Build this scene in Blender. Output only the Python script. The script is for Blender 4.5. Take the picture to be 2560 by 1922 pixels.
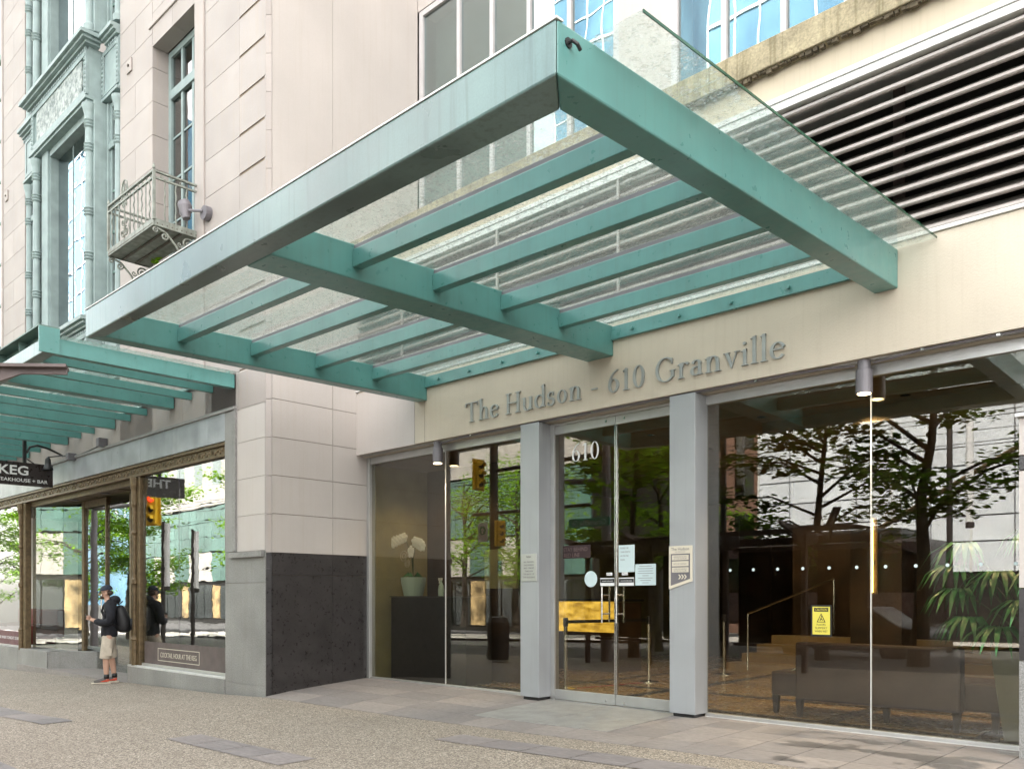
import bpy, bmesh, math, random
from mathutils import Vector, Matrix, Euler
random.seed(7)
R = math.radians
scene = bpy.context.scene
for o in list(bpy.data.objects): bpy.data.objects.remove(o)
C = scene.collection

# ---------------------------------------------------------------- camera, world, sun, exposure
cam_d = bpy.data.cameras.new('camera'); cam = bpy.data.objects.new('camera', cam_d); C.objects.link(cam)
cam.location = (0, -8.15, 1.3)
cam.rotation_euler = (R(90), 0, R(43.79))
cam_d.sensor_width = 36; cam_d.lens = 2128 / 2560 * 36
cam_d.shift_y = (1490 - 961) / 2560
cam_d.clip_start = .05; cam_d.clip_end = 2000
scene.camera = cam

w = bpy.data.worlds.new('World'); scene.world = w; w.use_nodes = True
nt = w.node_tree; nt.nodes.clear()
sky = nt.nodes.new('ShaderNodeTexSky'); sky.sky_type = 'NISHITA'; sky.sun_disc = False
SUN_EL, SUN_ROT = R(52), R(16)
sky.sun_elevation = SUN_EL; sky.sun_rotation = SUN_ROT
sky.air_density = 1.2; sky.dust_density = 2.5
hsv = nt.nodes.new('ShaderNodeHueSaturation'); hsv.inputs['Saturation'].default_value = .12; hsv.inputs['Value'].default_value = 1.0
bg = nt.nodes.new('ShaderNodeBackground'); bg.inputs['Strength'].default_value = .15
wo = nt.nodes.new('ShaderNodeOutputWorld')
nt.links.new(sky.outputs[0], hsv.inputs['Color']); cl = nt.nodes.new('ShaderNodeMix'); cl.data_type = 'RGBA'; cl.blend_type = 'MULTIPLY'; cl.inputs[0].default_value = 1; cl.inputs[7].default_value = (1.0, .955, .90, 1); nt.links.new(hsv.outputs[0], cl.inputs[6]); nt.links.new(cl.outputs[2], bg.inputs[0]); nt.links.new(bg.outputs[0], wo.inputs[0])
sd = bpy.data.lights.new('sun', 'SUN'); sd.energy = 3.0; sd.angle = R(2); sd.color = (1, .97, .93)
sun = bpy.data.objects.new('sun', sd); C.objects.link(sun)
# nishita rotation: sun direction = (sin(rot), cos(rot)) in xy
sv = Vector((math.sin(SUN_ROT) * math.cos(SUN_EL), math.cos(SUN_ROT) * math.cos(SUN_EL), math.sin(SUN_EL)))
sun.rotation_euler = sv.to_track_quat('Z', 'Y').to_euler()
scene.view_settings.view_transform = 'Standard'; scene.view_settings.look = 'None'
scene.view_settings.exposure = 3.2; scene.view_settings.gamma = 1
scene.view_settings.use_curve_mapping = False
scene.render.engine = 'CYCLES'
scene.cycles.transparent_max_bounces = 16
scene.cycles.max_bounces = 10; scene.cycles.glossy_bounces = 5; scene.cycles.diffuse_bounces = 4
scene.cycles.caustics_reflective = False; scene.cycles.caustics_refractive = False

# ---------------------------------------------------------------- materials
def newmat(name):
    m = bpy.data.materials.new(name); m.use_nodes = True
    n = m.node_tree.nodes; n.clear()
    return m, n, m.node_tree.links
def N(n, t, **k):
    x = n.new(t)
    for a, b in k.items():
        if a in x.inputs: x.inputs[a].default_value = b
        else: setattr(x, a, b)
    return x
def mix(n, l, fac, a, b, blend='MIX'):
    x = n.new('ShaderNodeMix'); x.data_type = 'RGBA'; x.blend_type = blend
    for i, v in ((0, fac), (6, a), (7, b)):
        if hasattr(v, 'links') or isinstance(v, bpy.types.NodeSocket): l.new(v, x.inputs[i])
        else: x.inputs[i].default_value = v if i == 0 else (*v, 1)[:4]
    return x.outputs[2]
def ramp(n, l, src, a, b, lo=0., hi=1.):
    x = n.new('ShaderNodeMapRange'); x.inputs[1].default_value = a; x.inputs[2].default_value = b
    x.inputs[3].default_value = lo; x.inputs[4].default_value = hi
    l.new(src, x.inputs[0]); return x.outputs[0]
def coords(n, l, scale=(1, 1, 1), world=True):
    g = n.new('ShaderNodeNewGeometry') if world else n.new('ShaderNodeTexCoord')
    mp = n.new('ShaderNodeMapping'); mp.inputs['Scale'].default_value = scale
    l.new(g.outputs['Position'] if world else g.outputs['Object'], mp.inputs[0]); return mp.outputs[0]
def noise(n, l, vec, scale, detail=4, rough=.55):
    x = N(n, 'ShaderNodeTexNoise', Scale=scale, Detail=detail, Roughness=rough)
    l.new(vec, x.inputs['Vector']); return x.outputs['Fac']

def mat(name, col, rough=.6, metal=0, vary=.12, nscale=3, fine=0, fscale=60, streak=0, stcol=None, bump=.0, bscale=40, rnd=0, spec=.5, coat=0, stains=None):
    """surface with large blotches, fine grain, vertical streaks and per-piece variation"""
    m, n, l = newmat(name)
    out = N(n, 'ShaderNodeOutputMaterial'); b = N(n, 'ShaderNodeBsdfPrincipled')
    b.inputs['Roughness'].default_value = rough; b.inputs['Metallic'].default_value = metal
    b.inputs['Specular IOR Level'].default_value = spec
    if coat: b.inputs['Coat Weight'].default_value = coat; b.inputs['Coat Roughness'].default_value = .15
    v = coords(n, l)
    dark = tuple(c * (1 - vary * 1.6) for c in col); lite = tuple(min(1, c * (1 + vary)) for c in col)
    cur = mix(n, l, ramp(n, l, noise(n, l, v, nscale), .3, .7), dark, lite)
    if fine:
        f = noise(n, l, v, fscale, 2, .7)
        cur = mix(n, l, ramp(n, l, f, .35, .65), cur, mix(n, l, fine, cur, (0, 0, 0)))
    if streak:
        vs = coords(n, l, (9, 9, .35)); s = noise(n, l, vs, 2.2, 5, .6)
        cur = mix(n, l, ramp(n, l, s, .5, .75, 0, streak), cur, stcol or tuple(c * .45 for c in col))
    if rnd:
        oi = n.new('ShaderNodeObjectInfo')
        cur = mix(n, l, 1., cur, mix(n, l, ramp(n, l, oi.outputs['Random'], 0, 1), (1 - rnd,) * 3, (1 + rnd * .3,) * 3), 'MULTIPLY')
    l.new(cur, b.inputs['Base Color'])
    rr = ramp(n, l, noise(n, l, v, nscale * 4), .3, .7, max(0.02, rough - .08), min(1, rough + .1)); l.new(rr, b.inputs['Roughness'])
    if bump:
        bp = N(n, 'ShaderNodeBump', Strength=bump, Distance=.01)
        l.new(noise(n, l, v, bscale, 5, .6), bp.inputs['Height']); l.new(bp.outputs[0], b.inputs['Normal'])
    l.new(b.outputs[0], out.inputs[0]); return m

M = {}
M['stone'] = mat('terracotta stone', (.355, .318, .295), .7, vary=.06, nscale=1.3, fine=.06, fscale=90, streak=.28, stcol=(.36, .29, .22), bump=.12, bscale=30, rnd=.08)
M['stone_smooth'] = mat('stone panel', (.50, .46, .43), .65, vary=.05, nscale=.9, fine=.04, fscale=80, streak=.22, stcol=(.40, .34, .27), bump=.08, rnd=.05)
M['mortar'] = mat('mortar', (.23, .18, .135), .9)
M['plaster'] = mat('fascia plaster', (.56, .50, .405), .8, vary=.05, nscale=1.2, fine=.05, fscale=120, streak=.16, stcol=(.33, .27, .19), bump=.25, bscale=70)
M['plaster2'] = mat('beige wall', (.52, .45, .34), .8, vary=.05, nscale=1.2, streak=.2, bump=.1)
M['sill'] = mat('stained sill', (.36, .31, .20), .9, vary=.2, nscale=4, fine=.3, fscale=40, streak=.95, stcol=(.09, .075, .03), bump=.4, bscale=50)
M['drip'] = mat('sill drip', (.10, .08, .05), .95, vary=.4, nscale=12, bump=.5)
M['black_granite'] = mat('black granite', (.045, .040, .040), .32, vary=.25, nscale=5, fine=.5, fscale=170, bump=.05, rnd=.1)
M['grey_granite'] = mat('grey granite', (.36, .355, .34), .55, vary=.12, nscale=2, fine=.55, fscale=110, streak=.25, stcol=(.17, .15, .12), bump=.1, rnd=.1)
M['blue_granite'] = mat('blue grey granite', (.40, .42, .44), .35, vary=.18, nscale=2.5, fine=.3, fscale=150, streak=.2, rnd=.12)
M['teal'] = mat('teal paint', (.09, .25, .235), .34, vary=.08, nscale=3, streak=.30, stcol=(.075, .16, .15), spec=.5, bump=.03, bscale=200, coat=.3)
M['teal_front'] = mat('weathered teal paint', (.135, .215, .205), .34, vary=.32, nscale=.7, fine=.10, fscale=90, streak=.8, stcol=(.065, .10, .10), coat=.35, bump=.03, bscale=140)
M['teal_front'].node_tree.nodes['Principled BSDF'].inputs['Coat IOR'].default_value = 1.5
M['green'] = mat('pale green cast iron', (.235, .30, .295), .55, vary=.12, nscale=4, streak=.55, stcol=(.19, .26, .24), bump=.12, bscale=60)
M['green_d'] = mat('green window frame', (.12, .20, .175), .5, vary=.15, streak=.3)
M['iron'] = mat('weathered pale iron', (.22, .24, .21), .6, vary=.25, nscale=9, streak=.5, stcol=(.11, .08, .05))
M['iron_d'] = mat('rusty dark iron', (.10, .085, .07), .7, vary=.3, nscale=12)
M['alu'] = mat('brushed aluminium', (.50, .50, .49), .42, metal=.75, vary=.04, nscale=4, streak=.08)
M['clad'] = mat('grey column cladding', (.36, .375, .39), .42, metal=.25, vary=.05, nscale=2, streak=.12, fine=.05, fscale=200)
M['letter'] = mat('grey letters', (.36, .38, .37), .4, metal=.3, vary=.1)
M['steel'] = mat('polished steel', (.72, .72, .70), .16, metal=1, vary=.03)
M['lamp_grey'] = mat('lamp housing', (.17, .16, .175), .45, metal=.2)
M['gold'] = mat('bronze gilt', (.15, .105, .055), .45, metal=.35, vary=.25, nscale=14, streak=.3, bump=.35, bscale=50)
M['louver'] = mat('louver blades', (.36, .325, .30), .38, metal=.35, vary=.12, nscale=2, streak=.0, fine=.1, fscale=30)
M['dark'] = mat('dark void', (.008, .007, .006), .9)
M['white_frame'] = mat('white frame', (.62, .62, .60), .45, vary=.06, streak=.15)
M['win_frame'] = mat('grey window frame', (.50, .48, .48), .45, vary=.06)
M['brown_steel'] = mat('brown steel', (.115, .088, .085), .55, vary=.15, nscale=4, bump=.05)
M['black'] = mat('black paint', (.012, .012, .013), .4)
M['dkbrown'] = mat('dark brown sign', (.020, .013, .012), .3)
M['white'] = mat('white print', (.75, .75, .75), .5, vary=.02)
M['cream_print'] = mat('cream print', (.6, .55, .45), .6, vary=.02)
M['paper'] = mat('paper', (.55, .66, .68), .8, vary=.02)
M['wood'] = mat('dark walnut wall', (.045, .026, .014), .45, vary=.4, nscale=2, streak=.5, rnd=.25)
M['ceiling'] = mat('bronze ceiling', (.16, .12, .075), .6)
M['cream_wall'] = mat('olive cream wall', (.26, .24, .13), .7)
M['floor_tan'] = mat('tan stone floor', (.33, .235, .13), .22, vary=.1, nscale=3, rnd=.12)
M['floor_dark'] = mat('dark floor band', (.02, .018, .016), .25)
M['red'] = mat('red tape', (.35, .02, .02), .5)
M['leather'] = mat('brown leather', (.055, .034, .034), .38, vary=.15, nscale=6, bump=.1, bscale=90)
M['leather_d'] = mat('dark timber leg', (.02, .015, .014), .4)
M['planter'] = mat('olive planter', (.16, .17, .12), .4, vary=.1)
M['palm'] = mat('palm leaf', (.035, .19, .05), .45, vary=.4, nscale=9, rnd=.2)
M['blind'] = mat('pale pane backing', (.40, .46, .42), .8, vary=.1)
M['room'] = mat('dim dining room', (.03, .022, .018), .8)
M['stem'] = mat('green stem', (.06, .09, .03), .6)
M['petal'] = mat('white petal', (.85, .84, .78), .6, vary=.03)
M['pot'] = mat('pale blue pot', (.42, .55, .52), .35, vary=.03)
M['road'] = mat('asphalt', (.06, .057, .054), .8, vary=.15, nscale=1.5, fine=.3, fscale=120, bump=.2, bscale=150)
M['bark'] = mat('bark', (.045, .035, .027), .9, vary=.3, nscale=8, bump=.5, bscale=30)
M['skin'] = mat('skin', (.50, .30, .22), .5, vary=.06)
M['navy'] = mat('navy black fleece', (.010, .011, .017), .85, vary=.3, nscale=14, bump=.4, bscale=26)
M['cap'] = mat('navy cap', (.018, .024, .042), .8)
M['khaki'] = mat('khaki cotton', (.50, .44, .36), .85, vary=.12, nscale=10, bump=.5, bscale=22)
M['bag'] = mat('black nylon', (.010, .010, .012), .55, vary=.3, nscale=14, bump=.4, bscale=20)
M['shoe'] = mat('grey shoe', (.11, .10, .10), .7)
M['shoe_red'] = mat('orange red trim', (.55, .07, .03), .6)
M['hair'] = mat('brown hair', (.05, .03, .02), .8)
M['yellow'] = mat('signal yellow', (.80, .50, .03), .4)
M['yellow_paper'] = mat('caution yellow', (.62, .55, .08), .6, vary=.03)
M['sign_green'] = mat('street sign green', (.02, .33, .20), .4)
M['pole'] = mat('dark street pole', (.03, .024, .022), .45)
M['panel_wall'] = mat('white grey panels', (.66, .70, .74), .5, vary=.06, nscale=.5, streak=.15, rnd=.1)
M['conc'] = mat('pale concrete', (.38, .36, .33), .8, vary=.08, nscale=.6, streak=.2)
M['greenglass'] = mat('green curtain wall', (.09, .18, .155), .12, vary=.2, nscale=.4, spec=.8, rnd=.25)
M['shop'] = mat('warm shop front', (.35, .25, .12), .5, vary=.5, nscale=1.2)
M['brick_d'] = mat('brown brick', (.14, .075, .05), .85, vary=.15, nscale=6)
M['concrete_step'] = mat('tan step', (.36, .26, .14), .35)

def emis(name, col, s):
    m, n, l = newmat(name); out = N(n, 'ShaderNodeOutputMaterial'); e = N(n, 'ShaderNodeEmission', Strength=s)
    e.inputs[0].default_value = (*col, 1); l.new(e.outputs[0], out.inputs[0]); return m
M['lamp_on'] = emis('lamp glow', (1, .78, .42), 2.2)
M['signal_red'] = emis('red signal lens', (1, .05, .02), .8)
M['onyx_lamp'] = emis('warm tube', (1, .62, .2), 1.6)

def onyx():
    m, n, l = newmat('backlit onyx'); out = N(n, 'ShaderNodeOutputMaterial'); e = N(n, 'ShaderNodeEmission', Strength=.22)
    v = coords(n, l, (1, 1, 3)); f = noise(n, l, v, 3.5, 8, .65)
    c = mix(n, l, ramp(n, l, f, .35, .62), (.30, .16, .012), (.85, .55, .09)); l.new(c, e.inputs[0]); l.new(e.outputs[0], out.inputs[0]); return m
M['onyx'] = onyx()

def glass(name, tint, ior=1.55, boost=1., rough=0., wob=0., wscale=1., gtint=(1, 1, 1), dirt=0, wavevec=(1, 1, 1)):
    """thin sheet: tinted see-through plus a Fresnel mirror, optional old-glass wobble and rain spots"""
    m, n, l = newmat(name); out = N(n, 'ShaderNodeOutputMaterial')
    t = N(n, 'ShaderNodeBsdfTransparent'); t.inputs[0].default_value = (*tint, 1)
    g = N(n, 'ShaderNodeBsdfGlossy'); g.inputs['Roughness'].default_value = rough; g.inputs[0].default_value = (*gtint, 1)
    # Schlick on the unsigned angle, so both faces of the sheet reflect alike
    lw = N(n, 'ShaderNodeLayerWeight', Blend=.5); pw = N(n, 'ShaderNodeMath', operation='POWER'); l.new(lw.outputs['Facing'], pw.inputs[0]); pw.inputs[1].default_value = 4.5
    if wob:
        bp = N(n, 'ShaderNodeBump', Strength=1., Distance=wob)
        l.new(noise(n, l, coords(n, l, wavevec), wscale, 2, .4), bp.inputs['Height'])
        l.new(bp.outputs[0], g.inputs['Normal'])
    F0 = ((ior - 1) / (ior + 1)) ** 2 * boost; fac = ramp(n, l, pw.outputs[0], 0, 1, F0, 1)
    mx = N(n, 'ShaderNodeMixShader'); l.new(fac, mx.inputs[0]); l.new(t.outputs[0], mx.inputs[1]); l.new(g.outputs[0], mx.inputs[2])
    cur = mx.outputs[0]
    if dirt:
        v = coords(n, l); film = noise(n, l, v, 1.8, 6, .6); spots = noise(n, l, v, 42, 3, .6); big = noise(n, l, v, 14, 4, .7)
        df = N(n, 'ShaderNodeBsdfDiffuse'); df.inputs[0].default_value = (.62, .66, .60, 1)
        tl = N(n, 'ShaderNodeBsdfTranslucent'); tl.inputs[0].default_value = (.62, .68, .62, 1)
        ad = N(n, 'ShaderNodeMixShader'); ad.inputs[0].default_value = .5; l.new(df.outputs[0], ad.inputs[1]); l.new(tl.outputs[0], ad.inputs[2])
        rf = N(n, 'ShaderNodeBsdfRefraction', IOR=1.12, Roughness=.12); rb = N(n, 'ShaderNodeBump', Strength=1., Distance=.02); l.new(noise(n, l, v, 55, 3, .6), rb.inputs['Height']); l.new(rb.outputs[0], rf.inputs['Normal'])
        tr2 = N(n, 'ShaderNodeBsdfTransparent'); tr2.inputs[0].default_value = (.86, .90, .88, 1); d0 = N(n, 'ShaderNodeMixShader'); d0.inputs[0].default_value = .5; l.new(rf.outputs[0], d0.inputs[1]); l.new(tr2.outputs[0], d0.inputs[2])
        dd = N(n, 'ShaderNodeMixShader'); dd.inputs[0].default_value = .15; l.new(d0.outputs[0], dd.inputs[1]); l.new(ad.outputs[0], dd.inputs[2])
        m3 = N(n, 'ShaderNodeMixShader'); l.new(ramp(n, l, film, .3, .75, dirt * .3, dirt), m3.inputs[0]); l.new(cur, m3.inputs[1]); l.new(ad.outputs[0], m3.inputs[2]); cur = m3.outputs[0]
        a = ramp(n, l, spots, .47, .56, 0, .9); b2 = ramp(n, l, big, .40, .62, .10, 1); mu = N(n, 'ShaderNodeMath', operation='MULTIPLY')
        l.new(a, mu.inputs[0]); l.new(b2, mu.inputs[1])
        m2 = N(n, 'ShaderNodeMixShader'); l.new(mu.outputs[0], m2.inputs[0]); l.new(cur, m2.inputs[1]); l.new(dd.outputs[0], m2.inputs[2]); cur = m2.outputs[0]
    l.new(cur, out.inputs[0]); return m
M['glass_entry'] = glass('entrance glass', (.80, .78, .70), 1.9, .78)
M['glass_store'] = glass('shop window glass', (.62, .64, .60), 2.1, 1.7, wob=.0005, wscale=1.6, wavevec=(1, 1, 4))
M['glass_bay'] = glass('old wavy glass', (.20, .25, .28), 2.6, 2.0, wob=.002, wscale=.8, wavevec=(1, 1, 2.2), gtint=(.90, .97, 1))
M['glass_old'] = glass('small window glass', (.40, .43, .42), 2.0, 1.5, wob=.004, wscale=2)
M['glass_up'] = glass('upper window glass', (.58, .66, .64), 2.4, 1.8, wob=.0025, wscale=.8, gtint=(.88, .98, 1))
M['glass_canopy'] = glass('rain spotted glass', (.93, .965, .95), 1.3, 1., rough=.02, wob=.001, wscale=30, dirt=.10)
M['glass_edge'] = mat('green glass edge', (.03, .10, .06), .2)
M['glass_roof'] = glass('dark shelter screen glass', (.10, .09, .08), 1.3, 1.)

def tower(name, c1, c2, sx, sz):
    m, n, l = newmat(name); out = N(n, 'ShaderNodeOutputMaterial'); b = N(n, 'ShaderNodeBsdfPrincipled')
    v = coords(n, l); sp = n.new('ShaderNodeSeparateXYZ'); l.new(v, sp.inputs[0])
    f = noise(n, l, coords(n, l, (.12, .12, .05)), 1, 4, .6)
    l.new(mix(n, l, ramp(n, l, f, .35, .65), c1, c2), b.inputs['Base Color']); b.inputs['Roughness'].default_value = .08
    b.inputs['Specular IOR Level'].default_value = .9
    l.new(b.outputs[0], out.inputs[0]); return m
M['tower_blue'] = tower('blue curtain wall', (.025, .085, .15), (.12, .25, .34), 1, 1)

def aggregate():
    m, n, l = newmat('exposed aggregate'); out = N(n, 'ShaderNodeOutputMaterial'); b = N(n, 'ShaderNodeBsdfPrincipled', Roughness=.75)
    v = coords(n, l)
    vo = N(n, 'ShaderNodeTexVoronoi', Scale=85.); l.new(v, vo.inputs['Vector'])
    vo2 = N(n, 'ShaderNodeTexVoronoi', Scale=170.); l.new(v, vo2.inputs['Vector'])
    sp = n.new('ShaderNodeSeparateColor'); l.new(vo.outputs['Color'], sp.inputs[0])
    cr = n.new('ShaderNodeValToRGB'); l.new(sp.outputs[0], cr.inputs[0])
    e = cr.color_ramp.elements; e[0].position = 0; e[0].color = (.11, .095, .08, 1); e[1].position = 1; e[1].color = (.75, .68, .58, 1)
    for p, c in ((.25, (.25, .21, .17, 1)), (.5, (.40, .345, .275, 1)), (.75, (.52, .455, .375, 1))): x = e.new(p); x.color = c
    edge = ramp(n, l, vo.outputs['Distance'], .0, .75, 1, .45)
    c = mix(n, l, 1., cr.outputs[0], edge, 'MULTIPLY')
    big = noise(n, l, v, .6, 5, .6)
    c = mix(n, l, ramp(n, l, big, .35, .7, 0, .35), c, (.20, .17, .14))
    mid = noise(n, l, v, 6, 5, .7)
    c = mix(n, l, ramp(n, l, mid, .52, .75, 0, .4), c, (.10, .085, .07))
    l.new(c, b.inputs['Base Color'])
    bp = N(n, 'ShaderNodeBump', Strength=.5, Distance=.004); l.new(vo.outputs['Distance'], bp.inputs['Height']); bp.invert = True
    l.new(bp.outputs[0], b.inputs['Normal']); l.new(b.outputs[0], out.inputs[0]); return m
M['aggregate'] = aggregate()

def paver_mat(name, base, wet=True):
    m, n, l = newmat(name); out = N(n, 'ShaderNodeOutputMaterial'); b = N(n, 'ShaderNodeBsdfPrincipled')
    v = coords(n, l); big = noise(n, l, v, 1.6, 6, .65); f = noise(n, l, coords(n, l, (1, 3, 1)), 14, 6, .7)
    c = mix(n, l, ramp(n, l, f, .3, .7), tuple(x * .72 for x in base), tuple(x * 1.22 for x in base))
    c = mix(n, l, ramp(n, l, big, .4, .65, 0, .35), c, tuple(x * .6 for x in base))
    oi = n.new('ShaderNodeObjectInfo')
    c = mix(n, l, 1., c, mix(n, l, oi.outputs['Random'], (.80, .80, .82), (1.12, 1.08, 1.05)), 'MULTIPLY')
    if wet:
        wv = noise(n, l, coords(n, l, (1, 2.2, 1)), 1.25, 5, .6); w0 = ramp(n, l, wv, .53, .55, 0, 1); sx = n.new('ShaderNodeSeparateXYZ'); l.new(v, sx.inputs[0]); xm = ramp(n, l, sx.outputs[0], -4.2, -3.2, 0, 1); mm = N(n, 'ShaderNodeMath', operation='MULTIPLY'); l.new(w0, mm.inputs[0]); l.new(xm, mm.inputs[1]); w1 = mm.outputs[0]
        c = mix(n, l, w1, c, tuple(x * .48 for x in base))
        rr = N(n, 'ShaderNodeMapRange'); l.new(w1, rr.inputs[0]); rr.inputs[3].default_value = .62; rr.inputs[4].default_value = .28; l.new(rr.outputs[0], b.inputs['Roughness'])
    else: b.inputs['Roughness'].default_value = .6
    bp = N(n, 'ShaderNodeBump', Strength=.3, Distance=.005); l.new(f, bp.inputs['Height']); l.new(bp.outputs[0], b.inputs['Normal'])
    l.new(c, b.inputs['Base Color']); l.new(b.outputs[0], out.inputs[0]); return m
M['paver'] = paver_mat('slate paver', (.25, .232, .222))
M['band'] = paver_mat('basalt band', (.22, .205, .205), False)
def grate():
    m, n, l = newmat('ribbed metal mat'); out = N(n, 'ShaderNodeOutputMaterial'); b = N(n, 'ShaderNodeBsdfPrincipled', Roughness=.5, Metallic=.3)
    v = coords(n, l); wv = N(n, 'ShaderNodeTexWave', Scale=26.); wv.bands_direction = 'X'; l.new(v, wv.inputs['Vector'])
    f = noise(n, l, v, 5, 6, .7)
    c = mix(n, l, ramp(n, l, f, .3, .7), (.26, .26, .25), (.40, .40, .39)); c = mix(n, l, ramp(n, l, wv.outputs[0], .0, 1, 0, .35), c, (.12, .12, .12))
    l.new(c, b.inputs['Base Color']); bp = N(n, 'ShaderNodeBump', Strength=.4, Distance=.004); l.new(wv.outputs[0], bp.inputs['Height']); l.new(bp.outputs[0], b.inputs['Normal'])
    l.new(b.outputs[0], out.inputs[0]); return m
M['mat'] = grate()
def leafmat(name, col):
    m, n, l = newmat(name); out = N(n, 'ShaderNodeOutputMaterial'); b = N(n, 'ShaderNodeBsdfDiffuse'); t = N(n, 'ShaderNodeBsdfTranslucent')
    v = coords(n, l); f = noise(n, l, v, 7, 3, .6); c = mix(n, l, ramp(n, l, f, .35, .65), tuple(x * .6 for x in col), tuple(x * 1.5 for x in col))
    l.new(c, b.inputs[0]); l.new(mix(n, l, .5, c, (col[0] * 2.4, col[1] * 2.2, col[2])), t.inputs[0])
    mx = N(n, 'ShaderNodeMixShader'); mx.inputs[0].default_value = .45; l.new(b.outputs[0], mx.inputs[1]); l.new(t.outputs[0], mx.inputs[2]); l.new(mx.outputs[0], out.inputs[0]); return m
M['leaf'] = leafmat('maple leaves', (.14, .27, .02)); M['leaf_d'] = leafmat('dark street tree leaves', (.05, .10, .015))
def relief():
    m, n, l = newmat('carved relief iron'); out = N(n, 'ShaderNodeOutputMaterial'); b = N(n, 'ShaderNodeBsdfPrincipled', Roughness=.6)
    v = coords(n, l); f = noise(n, l, v, 9, 6, .75)
    l.new(mix(n, l, ramp(n, l, f, .40, .60), (.14, .18, .17), (.44, .48, .46)), b.inputs['Base Color'])
    bp = N(n, 'ShaderNodeBump', Strength=1., Distance=.05); l.new(f, bp.inputs['Height']); l.new(bp.outputs[0], b.inputs['Normal'])
    l.new(b.outputs[0], out.inputs[0]); return m
M['relief'] = relief()

# ---------------------------------------------------------------- mesh helpers
class MB:
    def __init__(s): s.v = []; s.f = []
    def add(s, vs, fs):
        o = len(s.v); s.v += [tuple(p) for p in vs]; s.f += [tuple(i + o for i in f) for f in fs]; return s
    def box(s, x0, x1, y0, y1, z0, z1):
        return s.add([(x0, y0, z0), (x1, y0, z0), (x1, y1, z0), (x0, y1, z0), (x0, y0, z1), (x1, y0, z1), (x1, y1, z1), (x0, y1, z1)],
                     [(0, 3, 2, 1), (4, 5, 6, 7), (0, 1, 5, 4), (1, 2, 6, 5), (2, 3, 7, 6), (3, 0, 4, 7)])
    def hexa(s, p): return s.add(p, [(0, 3, 2, 1), (4, 5, 6, 7), (0, 1, 5, 4), (1, 2, 6, 5), (2, 3, 7, 6), (3, 0, 4, 7)])
    def prism(s, poly, d):
        """poly: list of 3-D points (planar), extruded by vector d"""
        k = len(poly); a = [Vector(p) for p in poly]; b = [p + Vector(d) for p in a]
        return s.add(a + b, [tuple(range(k - 1, -1, -1)), tuple(range(k, 2 * k))] + [(i, (i + 1) % k, k + (i + 1) % k, k + i) for i in range(k)])
    def tube(s, pts, r, n=8, cap=True):
        pts = [Vector(p) for p in pts]; rs = r if isinstance(r, (list, tuple)) else [r] * len(pts); rings = []
        o = len(s.v); up = Vector((0, 0, 1)); prev = None
        for i, p in enumerate(pts):
            d = (pts[min(i + 1, len(pts) - 1)] - pts[max(i - 1, 0)])
            d = d.normalized() if d.length > 1e-9 else Vector((0, 0, 1))
            if prev is None: a = d.cross(up if abs(d.z) < .9 else Vector((1, 0, 0))).normalized()
            else: a = (prev - d * prev.dot(d)).normalized()
            prev = a; b = d.cross(a)
            for k in range(n):
                t = 2 * math.pi * k / n; s.v.append(tuple(p + (a * math.cos(t) + b * math.sin(t)) * rs[i]))
        for i in range(len(pts) - 1):
            for k in range(n):
                s.f.append((o + i * n + k, o + i * n + (k + 1) % n, o + (i + 1) * n + (k + 1) % n, o + (i + 1) * n + k))
        if cap:
            s.f.append(tuple(o + k for k in range(n - 1, -1, -1))); s.f.append(tuple(o + (len(pts) - 1) * n + k for k in range(n)))
        return s
    def lathe(s, x, y, prof, n=16):
        return s.tube([(x, y, z) for r, z in prof], [r for r, z in prof], n)
    def ell(s, c, r, n=12, m=8, rot=None):
        vs = []; fs = []; rot = rot or Matrix()
        for i in range(m + 1):
            t = math.pi * i / m
            for k in range(n):
                a = 2 * math.pi * k / n
                vs.append(Vector(c) + (rot @ Vector((r[0] * math.sin(t) * math.cos(a), r[1] * math.sin(t) * math.sin(a), r[2] * math.cos(t)))))
        for i in range(m):
            for k in range(n): fs.append((i * n + k, (i + 1) * n + k, (i + 1) * n + (k + 1) % n, i * n + (k + 1) % n))
        return s.add(vs, fs)
    def build(s, name, m, parent=None, smooth=False, bevel=0, loc=None, **tags):
        me = bpy.data.meshes.new(name); me.from_pydata(s.v, [], s.f); me.update()
        bm = bmesh.new(); bm.from_mesh(me); bmesh.ops.recalc_face_normals(bm, faces=bm.faces); bm.to_mesh(me); bm.free()
        if smooth:
            for p in me.polygons: p.use_smooth = True
        me.materials.append(m)
        o = bpy.data.objects.new(name, me); C.objects.link(o)
        if parent: o.parent = parent; o.matrix_parent_inverse = parent.matrix_basis.inverted()
        if loc: o.location = loc
        if bevel:
            b = o.modifiers.new('bevel', 'BEVEL'); b.width = bevel; b.segments = 2; b.limit_method = 'ANGLE'; b.angle_limit = R(40); b.harden_normals = False
        for k, v in tags.items(): o[k] = v
        return o
def obj(name, m, parent=None, *boxes, bevel=0, **t):
    b = MB()
    for x in boxes: b.box(*x)
    return b.build(name, m, parent, bevel=bevel, **t)
def thing(name, label, cat, loc=(0, 0, 0), group=None, rz=0):
    o = bpy.data.objects.new(name, None); C.objects.link(o); o.location = loc; o.rotation_euler = (0, 0, rz); o.empty_display_size = .2
    o['label'] = label; o['category'] = cat
    if group: o['group'] = group
    return o
def tag(o, label, cat, group=None):
    o['label'] = label; o['category'] = cat
    if group: o['group'] = group
    return o
def part_empty(name, parent):
    o = bpy.data.objects.new(name, None); C.objects.link(o); o.parent = parent; o.matrix_parent_inverse = parent.matrix_basis.inverted(); return o
_bc = {}
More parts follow.
